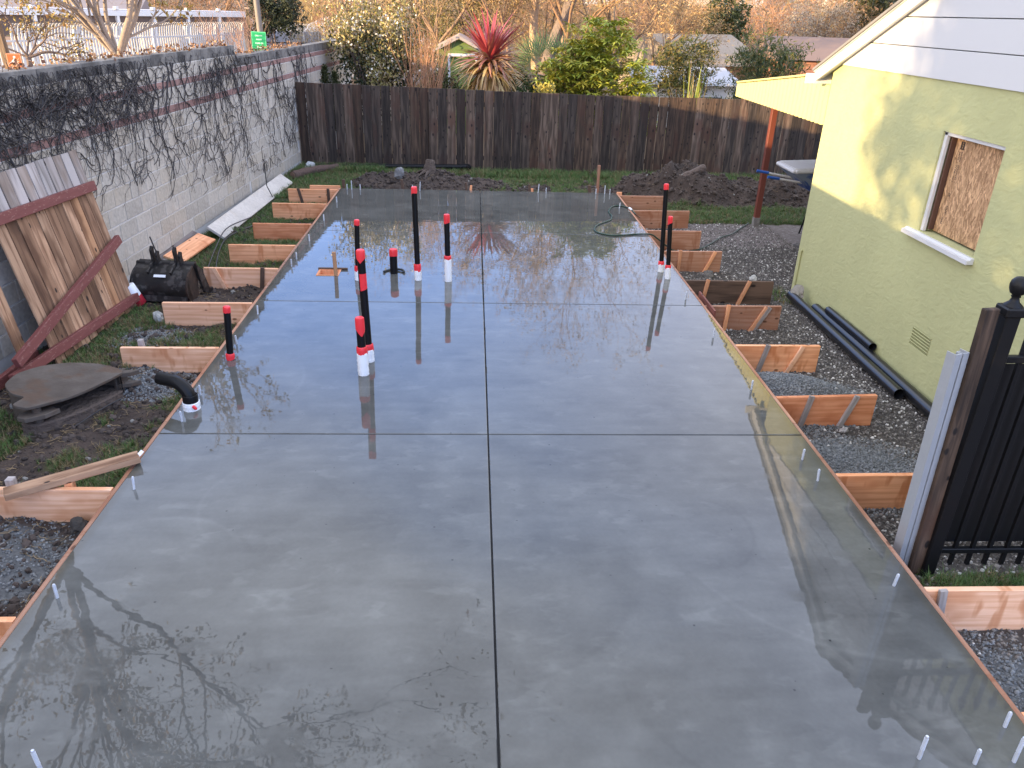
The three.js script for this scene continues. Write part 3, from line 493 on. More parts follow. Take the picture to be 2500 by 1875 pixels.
// stakes along the back
for (const [x, top, w, m, l] of [[-2.20, .12, .05, dim, 'grey wedge stake at the slab corner by grass'], [-1.19, .14, .05, dim, 'grey slanted stake behind slab in front of dirt mound'], [-.10, .11, .035, dim, 'dark stake behind the slab below the stump'], [-.045, .06, .04, or, 'orange stub beside a dark stake behind the slab'], [.97, .10, .035, dim, 'dark stake behind slab near mound foot'], [1.035, .03, .04, or, 'orange stub beside dark stake near mound foot'], [2.04, .10, .05, dim, 'grey wedge stake beside the tall stake']]) solo('form_stake', l, 'stake', cbox(w, top + .32, .04, .004), m, [x, (top - .32) / 2, -13.40], 'stakes behind the slab', [(R0() - .5) * .2, 0, (R0() - .5) * .25]);
solo('form_stake', 'tall brown square stake standing behind far slab corner', 'stake', cbox(.045, .80, .045, .003), mFir[5], [2.17, .035, -13.45], 'stakes behind the slab');

// ---------------------------------------------------------------- drain and vent pipes, taped
const tape = (r, y0, y1, s, flap = .35) => {   // a wrap of tape with a ragged lower edge
  const g = new MB(), n = 22, q = rng(s); const lo = []; let v = 0; for (let k = 0; k < n; k++) { v = v * .6 + (q() - .5) * .8; lo.push(v); }
  const fl = q() * n;
  for (let k = 0; k <= n; k++) { const kk = k % n, a = k / n * 6.2832, rr = r * (1 + .03 * Math.sin(a * 3 + s) + .03 * (q() - .5) * (k < n ? 1 : 0)), f = Math.max(0, 1 - Math.min(Math.abs(kk - fl), n - Math.abs(kk - fl)) / 4), yl = y0 + lo[kk] * .012 - f * flap * (y1 - y0);
    g.v(Math.cos(a) * rr * 1.03, yl, Math.sin(a) * rr * 1.03, a, 0); g.v(Math.cos(a) * rr * 1.04, lerp(yl, y1, .5), Math.sin(a) * rr * 1.04, a, .5); g.v(Math.cos(a) * rr, y1 - .006, Math.sin(a) * rr, a, 1); g.v(Math.cos(a) * rr * .8, y1, Math.sin(a) * rr * .8, a, 1); }
  for (let k = 0; k < n; k++) for (let j = 0; j < 3; j++) { const a = k * 4 + j; g.i.push(a, a + 1, a + 4, a + 1, a + 5, a + 4); }
  return g;
};
const wrapGeo = (r, y0, y1, s) => { const prof = [], n = 12, q = rng(s); prof.push([0.002, y0]); for (let k = 0; k <= n; k++) { const y = lerp(y0, y1, k / n); prof.push([r * (1.0 + .055 * ((k * 3 % 5) / 4 - .5) + .05 * (q() - .5)), y]); } prof.push([r * .8, y1]); return lathe(prof, 18); };
function standpipe(label, x, z, h, r, lean, o) {
  const t = thing('standpipe', label, 'pipe', [x, 0, z], 'capped pipes rising from the slab'); t.rotation.set(lean[1], 0, lean[0]);
  const y0 = o.white ?? 0;
  part('pipe', new MB().tube([[0, -.1, 0], [0, h - .004, 0]], r, 20).build(), mBlackPlastic, t);
  const c = tape(r * 1.05, h - (o.cap ?? .06), h + .004, o.s, o.flap ?? .5); { const k = c.n; c.v(0, h + .008, 0, 0, 0); for (let s = 0; s < 22; s++) c.i.push(k, (s + 1) * 4 + 3, s * 4 + 3); } part('tape_cap', c.build(), mTapeRed, t);
  if (o.white) { part('white_wrap', wrapGeo(r * 1.32, -.02, o.white, o.s + 1), mTapeWhite, t); part('tape_band', tape(r * 1.28, o.white - .01, o.white + (o.band ?? .07), o.s + 2, .25).build(), mTapeRed, t); }
  else if (o.band) part('tape_band', tape(r * 1.25, .012, o.band, o.s + 2, .1).build(), mTapeRed, t);
  if (o.patch) { const g = new MB(), [a, b] = o.patch; for (let k = 0; k <= 8; k++) { const an = lerp(-.15, 1.9, k / 8) + .3; const d = k / 8 * .05; g.v(Math.cos(an) * r * 1.03, a - d * .4, Math.sin(an) * r * 1.03, k, 0); g.v(Math.cos(an) * r * 1.03, b, Math.sin(an) * r * 1.03, k, 1); } for (let k = 0; k < 8; k++) g.i.push(k * 2, k * 2 + 1, k * 2 + 2, k * 2 + 1, k * 2 + 3, k * 2 + 2); part('tape_patch', g.build(), mTapeRed, t); }
  return t;
}
standpipe('tall black pipe with red cap standing next to shorter white-wrapped one mid slab', -.616, -8.44, 1.045, .031, [.018, 0], { white: .115, band: .075, cap: .06, s: 3 });
standpipe('black pipe with red cap and long white wrap at its foot', -.272, -8.41, .76, .031, [.018, 0], { white: .27, band: .03, cap: .085, s: 14, flap: .2 });
standpipe('thin black pipe partly behind the tall front pipe', -1.292, -8.41, .683, .028, [-.04, 0], { white: .12, band: .05, cap: .055, s: 5 });
standpipe('tall thick black pipe with red patch on its side', -.895, -6.187, .995, .034, [.023, 0], { white: .115, band: .05, cap: .065, patch: [.67, .80], s: 6 });
standpipe('short black pipe with red cap and wide white wrap, just before the tall patched one', -.91, -5.918, .508, .035, [.014, 0], { white: .20, band: .055, cap: .10, s: 7, flap: .6 });
standpipe('stubby thick pipe with red cap rising through a dark foam ring', -.911, -8.672, .285, .044, [0, 0], { cap: .075, s: 8, flap: .35 });
standpipe('tall pipe with red cap at the slab edge near the hose', 2.277, -8.869, 1.045, .027, [.05, 0], { white: .10, band: .035, cap: .06, s: 9, flap: .9 });
standpipe('shorter of the two pipes at the slab edge near the hose', 2.30, -8.603, .735, .026, [.07, 0], { white: .14, band: .03, cap: .07, s: 10 });
standpipe('lone short pipe with red cap and red foot tape on wall side edge of slab', -2.093, -6.20, .485, .029, [-.062, 0], { cap: .05, band: .06, s: 11, flap: .1 });
{ const g = new MB(), pts = []; for (let k = 0; k <= 14; k++) { const a = -.15 + k / 14 * 3.44; pts.push([Math.cos(a) * .115, .012 + .006 * Math.sin(a * 2), -Math.sin(a) * .095]); } g.tube(pts, .014, 8); solo('foam_ring', 'dark open foam ring lying round the stubby pipe', 'foam ring', g.build(), mat([.03, .032, .03], .9), [-.911, 0, -8.68]); }
{ const t = thing('elbow_pipe', 'black elbow pipe with white collar at the slab edge by the soil', 'pipe', [-2.126, 0, -5.285]);
  const pts = [[0, -.05, 0], [0, .075, 0]]; for (let k = 1; k <= 12; k++) { const a = k / 12 * 1.48; pts.push([-(1 - Math.cos(a)) * .155 * .93, .075 + Math.sin(a) * .13, -(1 - Math.cos(a)) * .155 * .42]); } const l = pts.at(-1); pts.push([l[0] - .12, l[1] - .004, l[2] - .055]);
  part('pipe', new MB().tube(pts, .049, 22).build(), mBlackPlastic, t); part('hub', lathe([[.05, .04], [.057, .045], [.057, .115], [.05, .12]], 22), mBlackPlastic, t);
  part('collar', wrapGeo(.063, -.02, .062, 4), mTapeWhite, t); part('tape_scrap', new MB().tube([[.03, .05, .058], [.045, .03, .055], [.052, .02, .048]], [.012, .014, .008], 5).build(), mTapeRed, t); }

// ---------------------------------------------------------------- box-out with its stake
{ const t = thing('box_out', 'small timber box-out sunk in the slab with an upright stake', 'box-out', [-1.66, 0, -8.657]);
  for (const [x, z, sx, sz] of [[-.118, 0, .02, .235], [.118, 0, .02, .235], [0, -.105, .214, .02], [0, .105, .214, .02]]) part('side_board', cbox(sx, .27, sz, .002), mFir[3], t, [x, -.128, z]);
  part('cross_bar', cbox(.34, .02, .03, .002), dim, t, [.03, .012, -.118]); part('stake', cbox(.04, .52, .03, .002), mGate[4], t, [.098, .015, .10], [0, 0, .02]); part('soil_floor', cbox(.22, .02, .2, 0), mat([.05, .04, .03], .9), t, [0, -.25, 0]); }

// ---------------------------------------------------------------- anchor bolts
{
  const g = h => { const m = new MB(); m.tube([[0, -.03, 0], [0, h * .35, 0], [0, h * .37, 0], [0, h, 0], [0, h + .003, 0]], [.0085, .0085, .0075, .0075, .005], 10); for (let k = 0; k < 9; k++) { const y = h * .42 + k * h * .06; m.tube([[0, y, 0], [0, y + .003, 0]], .0088, 10, true); } return m.build(); };
  const sh = g(.085), tl = g(.145), r = rng(31);
  const put = (x, z, geo, label, group) => { const o = solo('anchor_bolt', label, 'bolt', geo, mZinc, [x, 0, z], group, [(r() - .5) * .16, r() * 6, (r() - .5) * .16]); return o; };
  for (const z of [-12.22, -11.07, -9.98, -9.17, -8.88, -7.3, -6.54, -5.51, -5.08, -4.19, -3.19]) put(-2.133, z, sh, 'galvanised anchor bolt in slab edge on the block wall side', 'bolts along the wall side edge');
  for (const z of [-12.15, -10.79, -9.88, -7.88, -6.80, -5.66, -4.55, -4.28, -3.23]) put(2.335, z, sh, 'galvanised anchor bolt in slab edge on the garage side', 'bolts along the garage side edge');
  for (const [x, t] of [[-2.115, 0], [-2.036, 1], [-1.895, 0], [-1.018, 0], [-.894, 1], [1.113, 1], [1.25, 0], [2.106, 0], [2.257, 1], [2.346, 0]]) put(x, -13.19, t ? tl : sh, t ? 'long anchor bolt along the back edge of the slab' : 'short anchor bolt along the back edge of the slab', t ? 'long bolts along the back edge' : 'short bolts along the back edge');
  put(-1.705, -2.16, tl, 'long zinc anchor bolt on its own at near slab edge, block wall side', undefined); put(1.90, -2.15, tl, 'long zinc anchor bolt at near slab edge, standing farthest from the corner', undefined); put(2.125, -2.12, sh, 'short zinc anchor bolt between two long ones at near corner', undefined); put(2.372, -2.30, sh, 'short zinc anchor bolt by the form plank at near corner', undefined); put(2.300, -2.125, tl, 'long zinc anchor bolt right in the near slab corner', undefined);
}
// ---------------------------------------------------------------- green hose
{ const c = crv([[2.55, -.03, -11.9], [2.49, .012, -12.09], [2.417, .012, -12.245], [2.339, .012, -12.28], [2.247, .012, -12.231], [2.164, .012, -12.048], [2.115, .012, -11.847], [2.115, .012, -11.563], [2.064, .012, -11.354], [1.944, .012, -11.19], [1.822, .012, -11.031], [1.751, .012, -10.837], [1.738, .012, -10.673], [1.802, .012, -10.537], [1.946, .012, -10.456], [2.129, .012, -10.49], [2.285, .012, -10.539], [2.42, .014, -10.55], [2.52, .004, -10.56], [2.62, -.06, -10.58], [2.74, -.15, -10.60], [2.88, -.24, -10.62], [3.05, -.272, -10.68], [3.199, -.272, -10.75], [3.358, -.272, -10.87], [3.583, -.272, -11.16], [3.814, -.272, -11.48], [4.059, -.272, -11.71], [4.294, -.272, -12.04], [4.56, -.27, -12.42]], 200);
  const t = thing('garden_hose', 'dark green garden hose looping over the slab corner onto the gravel', 'hose'); part('hose', new MB().tube(c, .0105, 10).build(), mat([.008, .038, .02], .45), t); part('tail', new MB().tube([c[0], [2.60, -.06, -11.8]], .006, 6).build(), mIron, t); part('white_coupling', new MB().tube([[2.515, .004, -12.03], [2.482, .02, -12.10]], .017, 10).build(), mTapeWhite, t); }

// ---------------------------------------------------------------- wall side clutter
{ // leaning gate, in its own axes: x along its foot, y up the boards
  const t = thing('wooden_gate', 'brown plank gate with red painted rails leaning against block wall', 'gate', [-3.773, -.26, -6.566]);
  const ex = V(.0577, 0, -.9983), ey = V(-.1916, .9814, -.011), ez = new THREE.Vector3().crossVectors(ex, ey).normalize(); t.quaternion.setFromRotationMatrix(new THREE.Matrix4().makeBasis(ex, new THREE.Vector3().crossVectors(ez, ex), ez));
  const r = rng(12), w = 1.61 / 11, pick = [0, 3, 1, 2, 0, 1, 3, 2, 4, 1, 0];
  // each board is wet brown below the upper rail and bleached grey above it: two lengths of one plank
  for (let k = 0; k < 11; k++) { const x = (k + .5) * w, y0 = .01 + (k % 3) * .012, top = 1.70 + .012 * (r() - .5), z = (r() - .5) * .008, mb = mGate[pick[k]], mg = mGreyWood[Math.floor(r() * 3)];
    const lo = cbox(w - .011, 1.345 - y0, .018, .002), hi = cbox(w - .011, top - 1.345, .018, .002);
    for (const [g, f] of [[lo, k], [hi, k + 20]]) { const P = g.attributes.position, U = g.attributes.uv; for (let q = 0; q < P.count; q++) U.setXY(q, P.getY(q) + f * .31, P.getX(q) + f * .17); }
    part('plank', lo, mb, t, [x, (1.345 + y0) / 2, z]); const u = part('plank', hi, mg, t, [x, (top + 1.345) / 2, z]); u.userData.label = 'bleached grey upper end of a gate plank'; }
  part('rail', cbox(1.66, .095, .045, .004), mRedPaint, t, [.80, 1.345, .034], [0, 0, -.022]); part('rail', cbox(2.28, .09, .05, .004), mRedPaint, t, [.505, .142, .036], [0, 0, -.027]);
  part('diagonal_rail', cbox(2.24, .09, .05, .004), mRedPaint, t, [.545, .515, .040 + .003], [0, 0, .213]).position.z = .064;
}
{ const t = thing('loose_fence_panel', 'old loose planks standing behind the leaning gate', 'panel', [-4.02, -.26, -6.0]); for (const [z, x, m] of [[.02, 0, mGate[0]], [-.42, .02, mGate[2]]]) part('plank', (() => { const g = cbox(.022, 1.75, .135, .003), P = g.attributes.position, U = g.attributes.uv; for (let q = 0; q < P.count; q++) U.setXY(q, P.getY(q), P.getZ(q)); return g; })(), m, t, [x - .06, .85, z], [0, 0, .14]); part('rail', cbox(.045, .09, 1.2, .003), mRedPaint, t, [.06, .12, .0]); }
{ // digger bucket standing on its lip: profile in the y-z plane, carried along x
  const t = thing('digger_bucket', 'muddy black digger bucket with two hooked ears beside the gate', 'bucket', [-3.42, -.26, -8.45]); t.rotation.y = -.12;
  const W = .62, prof = []; for (let k = 0; k <= 14; k++) { const a = lerp(-.55, 1.75, k / 14); prof.push([.26 * Math.cos(a) - .03, .17 + .22 * Math.sin(a) + (k > 11 ? .012 * (k - 11) : 0)]); }   // z, y
  prof.unshift([.21, .015], [.10, .0]); prof.reverse(); prof.push([-.02, .0]);
  const sh = new MB(); for (const q of [0, 1]) { let l = 0; const o = sh.n; prof.forEach(([z, y], k) => { if (k) l += Math.hypot(z - prof[k - 1][0], y - prof[k - 1][1]); const Z = q ? lerp(z, 0, .06) : z, Y = q ? lerp(y, .2, .06) : y; sh.v(-W / 2, Y, Z, 0, l); sh.v(W / 2, Y, Z, W, l); }); for (let k = 0; k < prof.length - 1; k++) { const i = o + k * 2; q ? sh.i.push(i, i + 2, i + 1, i + 1, i + 2, i + 3) : sh.i.push(i, i + 1, i + 2, i + 1, i + 3, i + 2); } }
  part('shell', sh.build(), mSteelDirt, t);
  for (const s of [-1, 1]) { const g = extr(prof.map(q => [q[0], q[1]]), .014, .002); part('side_plate', g, s > 0 ? mRust : mSteelDirt, t, [s * W / 2 + (s > 0 ? .012 : .002), 0, 0], [0, -Math.PI / 2, 0]); }
  part('top_bar', new MB().tube([[-W / 2 - .02, .395, -.02], [W / 2 + .02, .395, -.02]], .03, 8).build(), mSteelDirt, t); part('cutting_lip', cbox(W + .05, .03, .10, .004), mRust, t, [0, .01, -.04]);
  part('side_cutter', extr([[.02, .40], [-.10, .30], [-.22, .05], [-.30, .0], [-.24, -.01], [-.10, .03], [-.02, .22]], .022, .003), mSteelDirt, t, [W / 2 + .045, .02, -.02], [0, -Math.PI / 2, 0]);
  part('wear_strip', cbox(W, .07, .012, .003), mSteelDirt, t, [0, .075, .225], [-.3, 0, 0]);
  for (const x of [-.12, .14]) for (const d of [0, .055]) part('ear', extr([[-.06, .30], [.11, .28], [.17, .36], [.07, .42], [.02, .44], [.02, .50], [.03, .56], [.0, .60], [-.035, .585], [-.03, .53], [-.05, .47], [-.07, .40]].map(q => [q[0], q[1] - (d ? .05 : 0)]), .018, .003), mSteelDirt, t, [x + d, 0, 0], [0, -Math.PI / 2, 0]);
  part('label_plate', cbox(.13, .03, .004, 0), mTapeWhite, t, [.02, .325, .192], [-.75, .05, .03]);
}
{ // the other bucket lies on its side: one cheek plate up, teeth stacked one above the other
  const t = thing('digger_bucket', 'brown rusty toothed digger scoop lying on its side in the soil', 'bucket', [-3.2, -.27, -5.6]);
  const P0 = [[-2.90, -5.90], [-3.03, -5.60], [-3.12, -5.46], [-3.22, -5.36], [-3.33, -5.27], [-3.45, -5.30], [-3.43, -5.42], [-3.55, -5.47], [-3.66, -5.60], [-3.66, -5.78], [-3.55, -5.93], [-3.36, -6.02], [-3.14, -6.03], [-2.98, -5.98]].map(q => V(q[0] + 3.2, -(q[1] + 5.6), 0));
  const o = new THREE.CatmullRomCurve3(P0, true, 'catmullrom', .35).getPoints(64).slice(0, -1).map(q => [q.x, q.y]);
  const H = .265, cheek = extr(o, .018, .003);
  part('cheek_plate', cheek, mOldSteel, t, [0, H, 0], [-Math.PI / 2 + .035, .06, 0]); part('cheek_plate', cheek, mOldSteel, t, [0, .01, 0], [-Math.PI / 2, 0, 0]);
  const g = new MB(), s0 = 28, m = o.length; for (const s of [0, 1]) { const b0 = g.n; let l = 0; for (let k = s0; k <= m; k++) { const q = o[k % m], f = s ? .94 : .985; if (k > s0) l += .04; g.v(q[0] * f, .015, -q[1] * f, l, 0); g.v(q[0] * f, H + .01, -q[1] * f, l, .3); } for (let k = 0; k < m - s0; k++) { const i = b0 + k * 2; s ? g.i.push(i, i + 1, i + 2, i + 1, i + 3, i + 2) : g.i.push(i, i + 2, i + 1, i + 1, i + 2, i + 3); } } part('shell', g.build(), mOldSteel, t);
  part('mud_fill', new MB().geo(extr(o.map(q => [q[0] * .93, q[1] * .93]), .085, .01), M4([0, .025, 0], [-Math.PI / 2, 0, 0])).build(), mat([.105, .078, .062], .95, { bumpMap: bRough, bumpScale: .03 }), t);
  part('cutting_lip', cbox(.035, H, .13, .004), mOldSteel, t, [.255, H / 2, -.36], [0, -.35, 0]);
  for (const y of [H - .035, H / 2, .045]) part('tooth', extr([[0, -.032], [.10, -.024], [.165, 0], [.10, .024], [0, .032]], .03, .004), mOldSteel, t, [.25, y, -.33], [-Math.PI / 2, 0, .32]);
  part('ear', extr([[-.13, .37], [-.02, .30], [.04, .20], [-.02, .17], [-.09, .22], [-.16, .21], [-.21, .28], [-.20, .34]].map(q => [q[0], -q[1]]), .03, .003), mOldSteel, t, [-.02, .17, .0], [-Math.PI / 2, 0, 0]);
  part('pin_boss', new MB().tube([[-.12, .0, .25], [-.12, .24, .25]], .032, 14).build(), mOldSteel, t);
}
const lay = (name, label, cat, a, b, w, h, m, roll = 0, group) => { const d = V(b[0] - a[0], b[1] - a[1], b[2] - a[2]), L = d.length(); const g = cbox(L, h, w, .003, R0(), R0()); const o = solo(name, label, cat, g, m, [(a[0] + b[0]) / 2, (a[1] + b[1]) / 2, (a[2] + b[2]) / 2], group); o.quaternion.setFromUnitVectors(V(1, 0, 0), d.normalize()); o.rotateX(roll); return o; };
lay('white_plank', 'long white painted plank lying tilted along the foot of the block wall', 'plank', [-3.62, -.15, -10.85], [-3.44, -.13, -14.6], .27, .035, mat([1.15, 1.15, 1.18], .7, { map: tBlock, bumpMap: bRough, bumpScale: .002 }), .62);
lay('orange_plank', 'cut orange plank end leaning on grey board by the wall', 'plank', [-3.80, -.18, -9.65], [-3.66, -.14, -10.6], .25, .03, mFir[3], .35);
lay('grey_plank', 'grey weathered board lying at the wall foot beside orange plank', 'plank', [-3.93, -.16, -9.6], [-3.86, -.12, -10.75], .24, .022, tint(mGreyWood[1], [.45, .41, .40]), .5);
lay('pale_plank', 'pale plank end showing between gate and black bucket', 'plank', [-3.86, -.2, -8.35], [-3.80, -.12, -9.3], .16, .03, mGreyWood[2], .3);
const rodM = mat([.045, .04, .04], .6);
const rod = (label, pts, r = .008) => solo('steel_rod', label, 'rod', new MB().tube(pts, r, 7).build(), rodM, [0, 0, 0]);
rod('dark steel rod leaning up against the block wall behind the bucket', [[-3.62, -.2, -8.95], [-3.73, .32, -8.92]]); rod('dark steel rod standing crooked at the end of the white plank', [[-3.40, -.25, -13.4], [-3.42, .05, -13.1], [-3.33, .49, -12.75]]);
rod('long bent steel rod lying on grass along the orange plank', crv([[-3.30, -.22, -9.4], [-3.42, -.16, -10.2], [-3.50, -.12, -11], [-3.40, -.18, -11.9]], 14)); rod('second long steel rod lying on the grass near brace boards', crv([[-3.2, -.23, -9.4], [-3.36, -.2, -10.1], [-3.44, -.19, -10.8], [-3.28, -.22, -11.6]], 14)); rod('thin rod bent across the mouth of the grey bucket', crv([[-3.12, -.235, -5.35], [-3.0, -.2, -5.62], [-2.88, -.17, -5.78]], 8), .006);
{ const t = thing('wrapped_bucket', 'red and white crumpled packaging beside the gate foot', 'packaging', [-3.66, -.26, -8.22]); part('white_half', lathe([[0, .26], [.06, .26], [.065, .12]], 10), mTapeWhite, t, [0, 0, 0], [.2, 0, .3]); part('red_half', lathe([[.065, .125], [.07, .02], [0, .0]], 10), mat([.55, .03, .05], .5), t, [0, 0, 0], [.2, 0, .3]); }
{ const g = new THREE.IcosahedronGeometry(1, 2), P = g.attributes.position; for (let k = 0; k < P.count; k++) { const x = P.getX(k), y = P.getY(k), z = P.getZ(k), f = .55 + 1.0 * N(x * 1.5 + 9, y * 1.6 + z * 2.3 + 5, 2, 8); P.setXYZ(k, x * f, y * f * .8, z * f * 1.1); } g.computeVertexNormals();
  const st = (label, p, s, c) => { const o = solo('stone', label, 'stone', g, mat(c, .9, { bumpMap: bRough, bumpScale: .004 }), p); o.scale.set(...s); o.rotation.set(p[0] * 3, p[2] * 5, p[1] * 9); };
  st('pale stone lying before the black bucket', [-3.29, -.21, -7.72], [.075, .06, .055], [.42, .42, .38]); st('grey broken concrete lump on the dirt mound', [-1.33, .07, -14.25], [.11, .07, .08], [.22, .22, .22]); st('white stone by the wall corner at fence foot', [-3.28, -.19, -16.1], [.13, .07, .09], [.5, .5, .48]); st('round grey stone beside the iron fence foot', [2.72, -.245, -3.42], [.022, .022, .02], [.4, .38, .35]); st('grey chunk behind slanted brace stake on the gravel', [3.1, -.26, -9.6], [.07, .05, .06], [.12, .11, .1]); st('small dark clod at brace board foot near pale gravel', [-2.48, -.23, -4.1], [.06, .05, .05], [.05, .045, .04]); st('white stone on gravel by the garage corner', [3.66, -.26, -9.45], [.05, .03, .04], [.55, .55, .52]); st('light pebble before the slanted stake', [3.08, -.25, -5.42], [.035, .03, .03], [.42, .40, .38]); st('weathered brick-like stone at the garage corner by black pipes', [3.90, -.17, -8.62], [.10, .05, .07], [.24, .22, .19]); }
{ const t = thing('log', 'brown bark log lying in grass by the fence corner', 'log', [0, 0, 0]); const p = crv([[-3.42, -.16, -15.05], [-3.2, -.14, -15.45], [-2.75, -.17, -16.1]], 10); part('bark', new MB().tube(p, p.map((_, k) => .085 - .002 * k + .006 * Math.sin(k * 2)), 12).build(), mat([.11, .07, .055], .95, { bumpMap: bRough, bumpScale: .02 }), t); part('cut_end', new MB().tube([[-3.43, -.16, -15.04], [-3.424, -.16, -15.05]], .07, 14).build(), mat([.25, .15, .10], .9), t); }
{ const t = thing('drain_pipe', 'long black drain pipe with elbow lying along the fence foot', 'pipe'); part('pipe', new MB().tube([[-3.4, -.20, -16.30], [-.22, -.16, -16.33]], .05, 16).build(), mBlackPlastic, t); part('elbow', new MB().tube(crv([[-.23, -.16, -16.33], [-.13, -.155, -16.33], [-.085, -.165, -16.30], [-.07, -.2, -16.24]], 8), .058, 16).build(), mBlackPlastic, t); }
{ const g = new MB(), r = rng(9); const p = crv([[-.80, -.05, -14.6], [-.80, .12, -14.6], [-.78, .27, -14.62]], 8); g.tube(p, p.map((_, k) => .13 - .008 * k + .02 * r()), 11); for (let k = 0; k < 9; k++) { const a = r() * 6.28; g.tube(crv([[-.8, .08, -14.6], [-.8 + Math.cos(a) * .2, .05, -14.6 + Math.sin(a) * .18], [-.8 + Math.cos(a) * .36, -.04, -14.6 + Math.sin(a) * .3]], 5), [.05, .04, .03, .02, .014, .01], 6); } solo('tree_stump', 'ragged uprooted stump sticking out of the dirt mound behind slab', 'stump', g.build(), mat([.10, .075, .06], .95, { bumpMap: bRough, bumpScale: .03 }), [0, 0, 0]); }
{ const g = new MB(), r = rng(19); const p = crv([[3.55, .04, -14.0], [3.85, .16, -14.0], [4.05, .25, -14.05], [4.2, .33, -14.1]], 10); g.tube(p, p.map((_, k) => .085 - .003 * k + .02 * r()), 9); for (let k = 0; k < 12; k++) { const s = p[Math.floor(r() * 9)], a = r() * 6.28; g.tube(crv([s, [s[0] + (r() - .3) * .3, s[1] - .12, s[2] + .22 * r() + .05], [s[0] + (r() - .3) * .5, s[1] - .3, s[2] + .32]], 5), [.03, .024, .018, .012, .008, .005], 5); } solo('tree_stump', 'broken root stump lying on top of the dirt mound near the red post', 'stump', g.build(), mat([.11, .08, .065], .95, { bumpMap: bRough, bumpScale: .03 }), [0, 0, 0]); }

// ---------------------------------------------------------------- garage side clutter
for (const [l, a, b, r] of [['long black plastic pipe lying on gravel along the garage, outermost', [3.86, -.215, -8.7], [3.845, -.215, -6.02], .052], ['black plastic pipe lying between two others along the garage', [3.985, -.22, -8.25], [3.955, -.215, -4.6], .058], ['short black plastic pipe tucked against the garage wall', [4.03 - .04, -.13, -7.95], [4.0, -.13, -6.9], .042], ['thin black pipe ending beside the galvanised channel', [4.02, -.235, -6.9], [4.005, -.235, -4.6], .03]]) {
  const t = thing('plastic_pipe', l, 'pipe', [0, 0, 0], 'black pipes along the garage'); const g = new MB(), d = b[2] - a[2]; g.tube([a, b], r, 20, false); g.tube([b, a], r * .88, 20, false); for (const e of [a, b]) { const o = g.n; for (let k = 0; k <= 20; k++) { const q = k / 20 * 6.2832; g.v(e[0] + Math.cos(q) * r, e[1] + Math.sin(q) * r, e[2]); g.v(e[0] + Math.cos(q) * r * .88, e[1] + Math.sin(q) * r * .88, e[2]); } for (let k = 0; k < 20; k++) g.i.push(o + k * 2, o + k * 2 + 1, o + k * 2 + 2, o + k * 2 + 1, o + k * 2 + 3, o + k * 2 + 2); } part('pipe_barrel', g.build(), mat([.012, .013, .016], .28), t); }
{ // wheelbarrow, half behind the garage corner
  const t = thing('wheelbarrow', 'blue wheelbarrow with pale rimmed tray standing behind the garage corner', 'wheelbarrow', [5.35, 0, -11.5]);
  const mB = mat([.10, .16, .36], .5, { bumpMap: bRough, bumpScale: .002 }), mTray = new THREE.MeshStandardMaterial({ roughness: .6, map: tex(256, 256, (u, v) => mix3([.50, .54, .60], [.20, .30, .55], sm(.5, .7, fbm(u * 4, v * 4, 4, 4, 5, 3)))), bumpMap: bRough, bumpScale: .002 });
  const top = [[-.70, .33], [-.66, .36], [.5, .34], [.62, .2], [.62, -.2], [.5, -.34], [-.66, -.36], [-.70, -.33]], bot = [[-.36, .17], [-.34, .19], [.22, .18], [.28, .1], [.28, -.1], [.22, -.18], [-.34, -.19], [-.36, -.17]];
  const g = new MB(); for (let k = 0; k < 8; k++) { const a = top[k], b = top[(k + 1) % 8], c = bot[(k + 1) % 8], d = bot[k]; g.quad([a[0], .80 + .04 * a[0], a[1]], [b[0], .80 + .04 * b[0], b[1]], [c[0], .50, c[1]], [d[0], .50, d[1]]); } g.poly(bot.map(q => [q[0], .502, q[1]])); part('tray', g.build(), mTray, t);
  part('sand_fill', new MB().geo(extr(top.map(q => [q[0] * .97, q[1] * .97]), .05, .01), M4([0, .815, 0], [-Math.PI / 2, -.045, 0])).build(), mat([.55, .54, .53], .9, { bumpMap: bRough, bumpScale: .01 }), t);
  const rim = top.concat([top[0], top[1]]).map(q => [q[0], .835 + .045 * q[0], q[1]]); const rm = new MB().tube(rim, .030, 8).build(); part('rim', rm, mat([.62, .62, .63], .6), t);
  for (const s of [-1, 1]) { const h = part('handle', new MB().tube([[.55, .30, s * .10], [-.36, .60, s * .17], [-1.02, .70, s * .24]], .017, 8).build(), mat([.60, .58, .55], .7), t); part('grip', new MB().tube([[-.86, .677, s * .224], [-1.04, .703, s * .243]], .021, 8).build(), mat([.02, .09, .35], .5), h); part('leg', new MB().tube([[-.1, .52, s * .15], [-.22, -.24, s * .2], [-.02, -.24, s * .2], [.12, .42, s * .14]], .013, 6).build(), mIron, t); }
  const w = part('wheel', new THREE.TorusGeometry(.15, .045, 10, 24), mBlackPlastic, t, [.78, -.06, 0]); part('rim_disc', new MB().tube([[0, 0, -.02], [0, 0, .02]], .10, 16).build(), mB, w); part('fork', new MB().tube([[.55, .30, .10], [.78, -.06, .07]], .014, 6).build(), mIron, t); part('fork', new MB().tube([[.55, .30, -.10], [.78, -.06, -.07]], .014, 6).build(), mIron, t);
}
